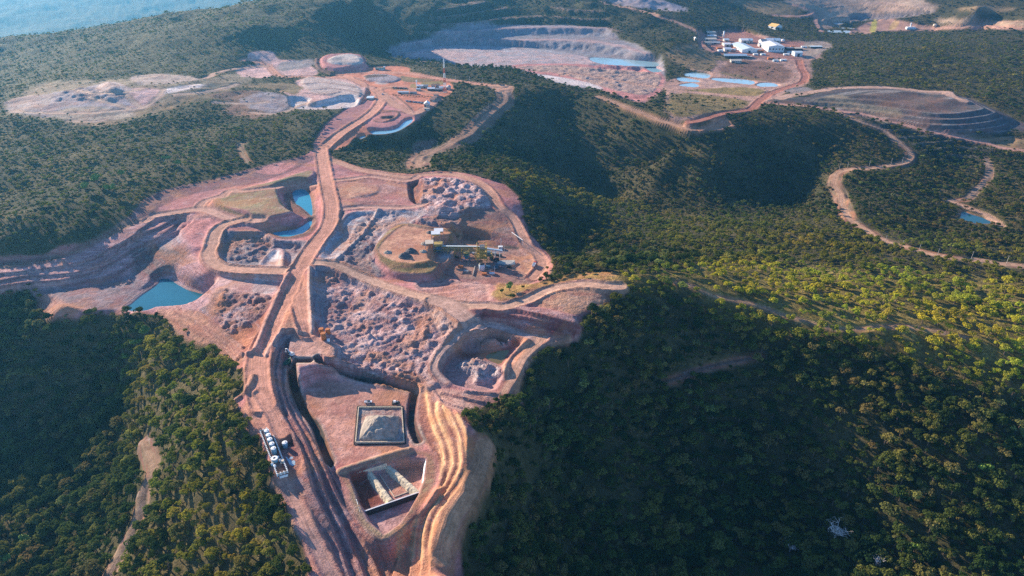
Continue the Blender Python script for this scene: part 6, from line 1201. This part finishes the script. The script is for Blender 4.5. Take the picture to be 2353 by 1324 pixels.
# ---------------------------------------------------------------- the wood that reads as one mass
fol = bpy.data.collections.new('tree_kinds')
protos = []
for i, (cm, tm) in enumerate(KINDS):
    vs = [v.co[:] for v in cm.vertices]; n0 = len(vs); vs += [v.co[:] for v in tm.vertices]
    fs = [tuple(p.vertices) for p in cm.polygons] + [tuple(n0 + k_ for k_ in p.vertices) for p in tm.polygons]
    m = bpy.data.meshes.new('tree_kind'); m.from_pydata(vs, [], fs); m.materials.append(LEAF); m.materials.append(BARK)
    m.polygons.foreach_set('material_index', [0] * len(cm.polygons) + [1] * len(tm.polygons))
    o = bpy.data.objects.new('tree_kind', m); fol.objects.link(o)
def scatter(name, P_, coll, label, seed):
    m = bpy.data.meshes.new(name); m.vertices.add(len(P_)); m.vertices.foreach_set('co', P_[:, :3].astype(np.float32).ravel())
    a_ = m.attributes.new('size', 'FLOAT', 'POINT'); a_.data.foreach_set('value', P_[:, 3].astype(np.float32))
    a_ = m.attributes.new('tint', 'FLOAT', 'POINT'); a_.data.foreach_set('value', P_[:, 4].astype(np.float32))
    o = bpy.data.objects.new(name, m); link(o); o['kind'] = 'stuff'; o['label'] = label
    ng = bpy.data.node_groups.new(name, 'GeometryNodeTree'); ng.interface.new_socket('Geometry', in_out='INPUT', socket_type='NodeSocketGeometry'); ng.interface.new_socket('Geometry', in_out='OUTPUT', socket_type='NodeSocketGeometry')
    gi, go = ng.nodes.new('NodeGroupInput'), ng.nodes.new('NodeGroupOutput'); ip = ng.nodes.new('GeometryNodeInstanceOnPoints'); ci_ = ng.nodes.new('GeometryNodeCollectionInfo')
    ci_.inputs['Collection'].default_value = coll; ci_.inputs['Separate Children'].default_value = True; ci_.inputs['Reset Children'].default_value = True
    ip.inputs['Pick Instance'].default_value = True; rv = ng.nodes.new('FunctionNodeRandomValue'); rv.data_type = 'FLOAT_VECTOR'
    rv.inputs[0].default_value = (-.08, -.08, 0); rv.inputs[1].default_value = (.08, .08, 6.283); rv.inputs['Seed'].default_value = seed
    ri_ = ng.nodes.new('FunctionNodeRandomValue'); ri_.data_type = 'INT'; ri_.inputs[4].default_value = 0; ri_.inputs[5].default_value = 5; ri_.inputs['Seed'].default_value = seed + 3
    na = ng.nodes.new('GeometryNodeInputNamedAttribute'); na.data_type = 'FLOAT'; na.inputs[0].default_value = 'size'; lk = ng.links.new
    lk(gi.outputs[0], ip.inputs['Points']); lk(ci_.outputs[0], ip.inputs['Instance']); lk(rv.outputs[0], ip.inputs['Rotation']); lk(ri_.outputs[2], ip.inputs['Instance Index'])
    lk(na.outputs[0], ip.inputs['Scale']); lk(ip.outputs[0], go.inputs[0])
    md = o.modifiers.new('scatter', 'NODES'); md.node_group = ng; return o
scatter('forest', pts, fol, 'dense cerrado woodland covering the hills around the mine', 4)
# ---------------------------------------------------------------- the air
hz_lo, hz_hi = float(Z.min()) - 1.0, max(CAM_H, float(Z.max())) + 12
hx, hy0, hy1 = halfw(9000) + 60, -60, 9100
hm = bpy.data.meshes.new('haze'); c8 = [(x, y, z) for x in (-hx, hx) for y in (hy0, hy1) for z in (hz_lo, hz_hi)]
hm.from_pydata(c8, [], [(0, 1, 3, 2), (4, 6, 7, 5), (0, 4, 5, 1), (2, 3, 7, 6), (0, 2, 6, 4), (1, 5, 7, 3)])
vm = bpy.data.materials.new('air'); vm.use_nodes = True; vt = vm.node_tree; vt.nodes.clear(); vo = vt.nodes.new('ShaderNodeOutputMaterial'); vp = vt.nodes.new('ShaderNodeVolumePrincipled')
vp.inputs['Color'].default_value = (0.12, 0.46, 0.85, 1); vp.inputs['Density'].default_value = HAZE; vp.inputs['Anisotropy'].default_value = .45
vt.links.new(vp.outputs[0], vo.inputs['Volume']); hm.materials.append(vm)
ho = bpy.data.objects.new('haze', hm); link(ho); ho['kind'] = 'stuff'; ho['label'] = 'pale blue haze over the far valley'
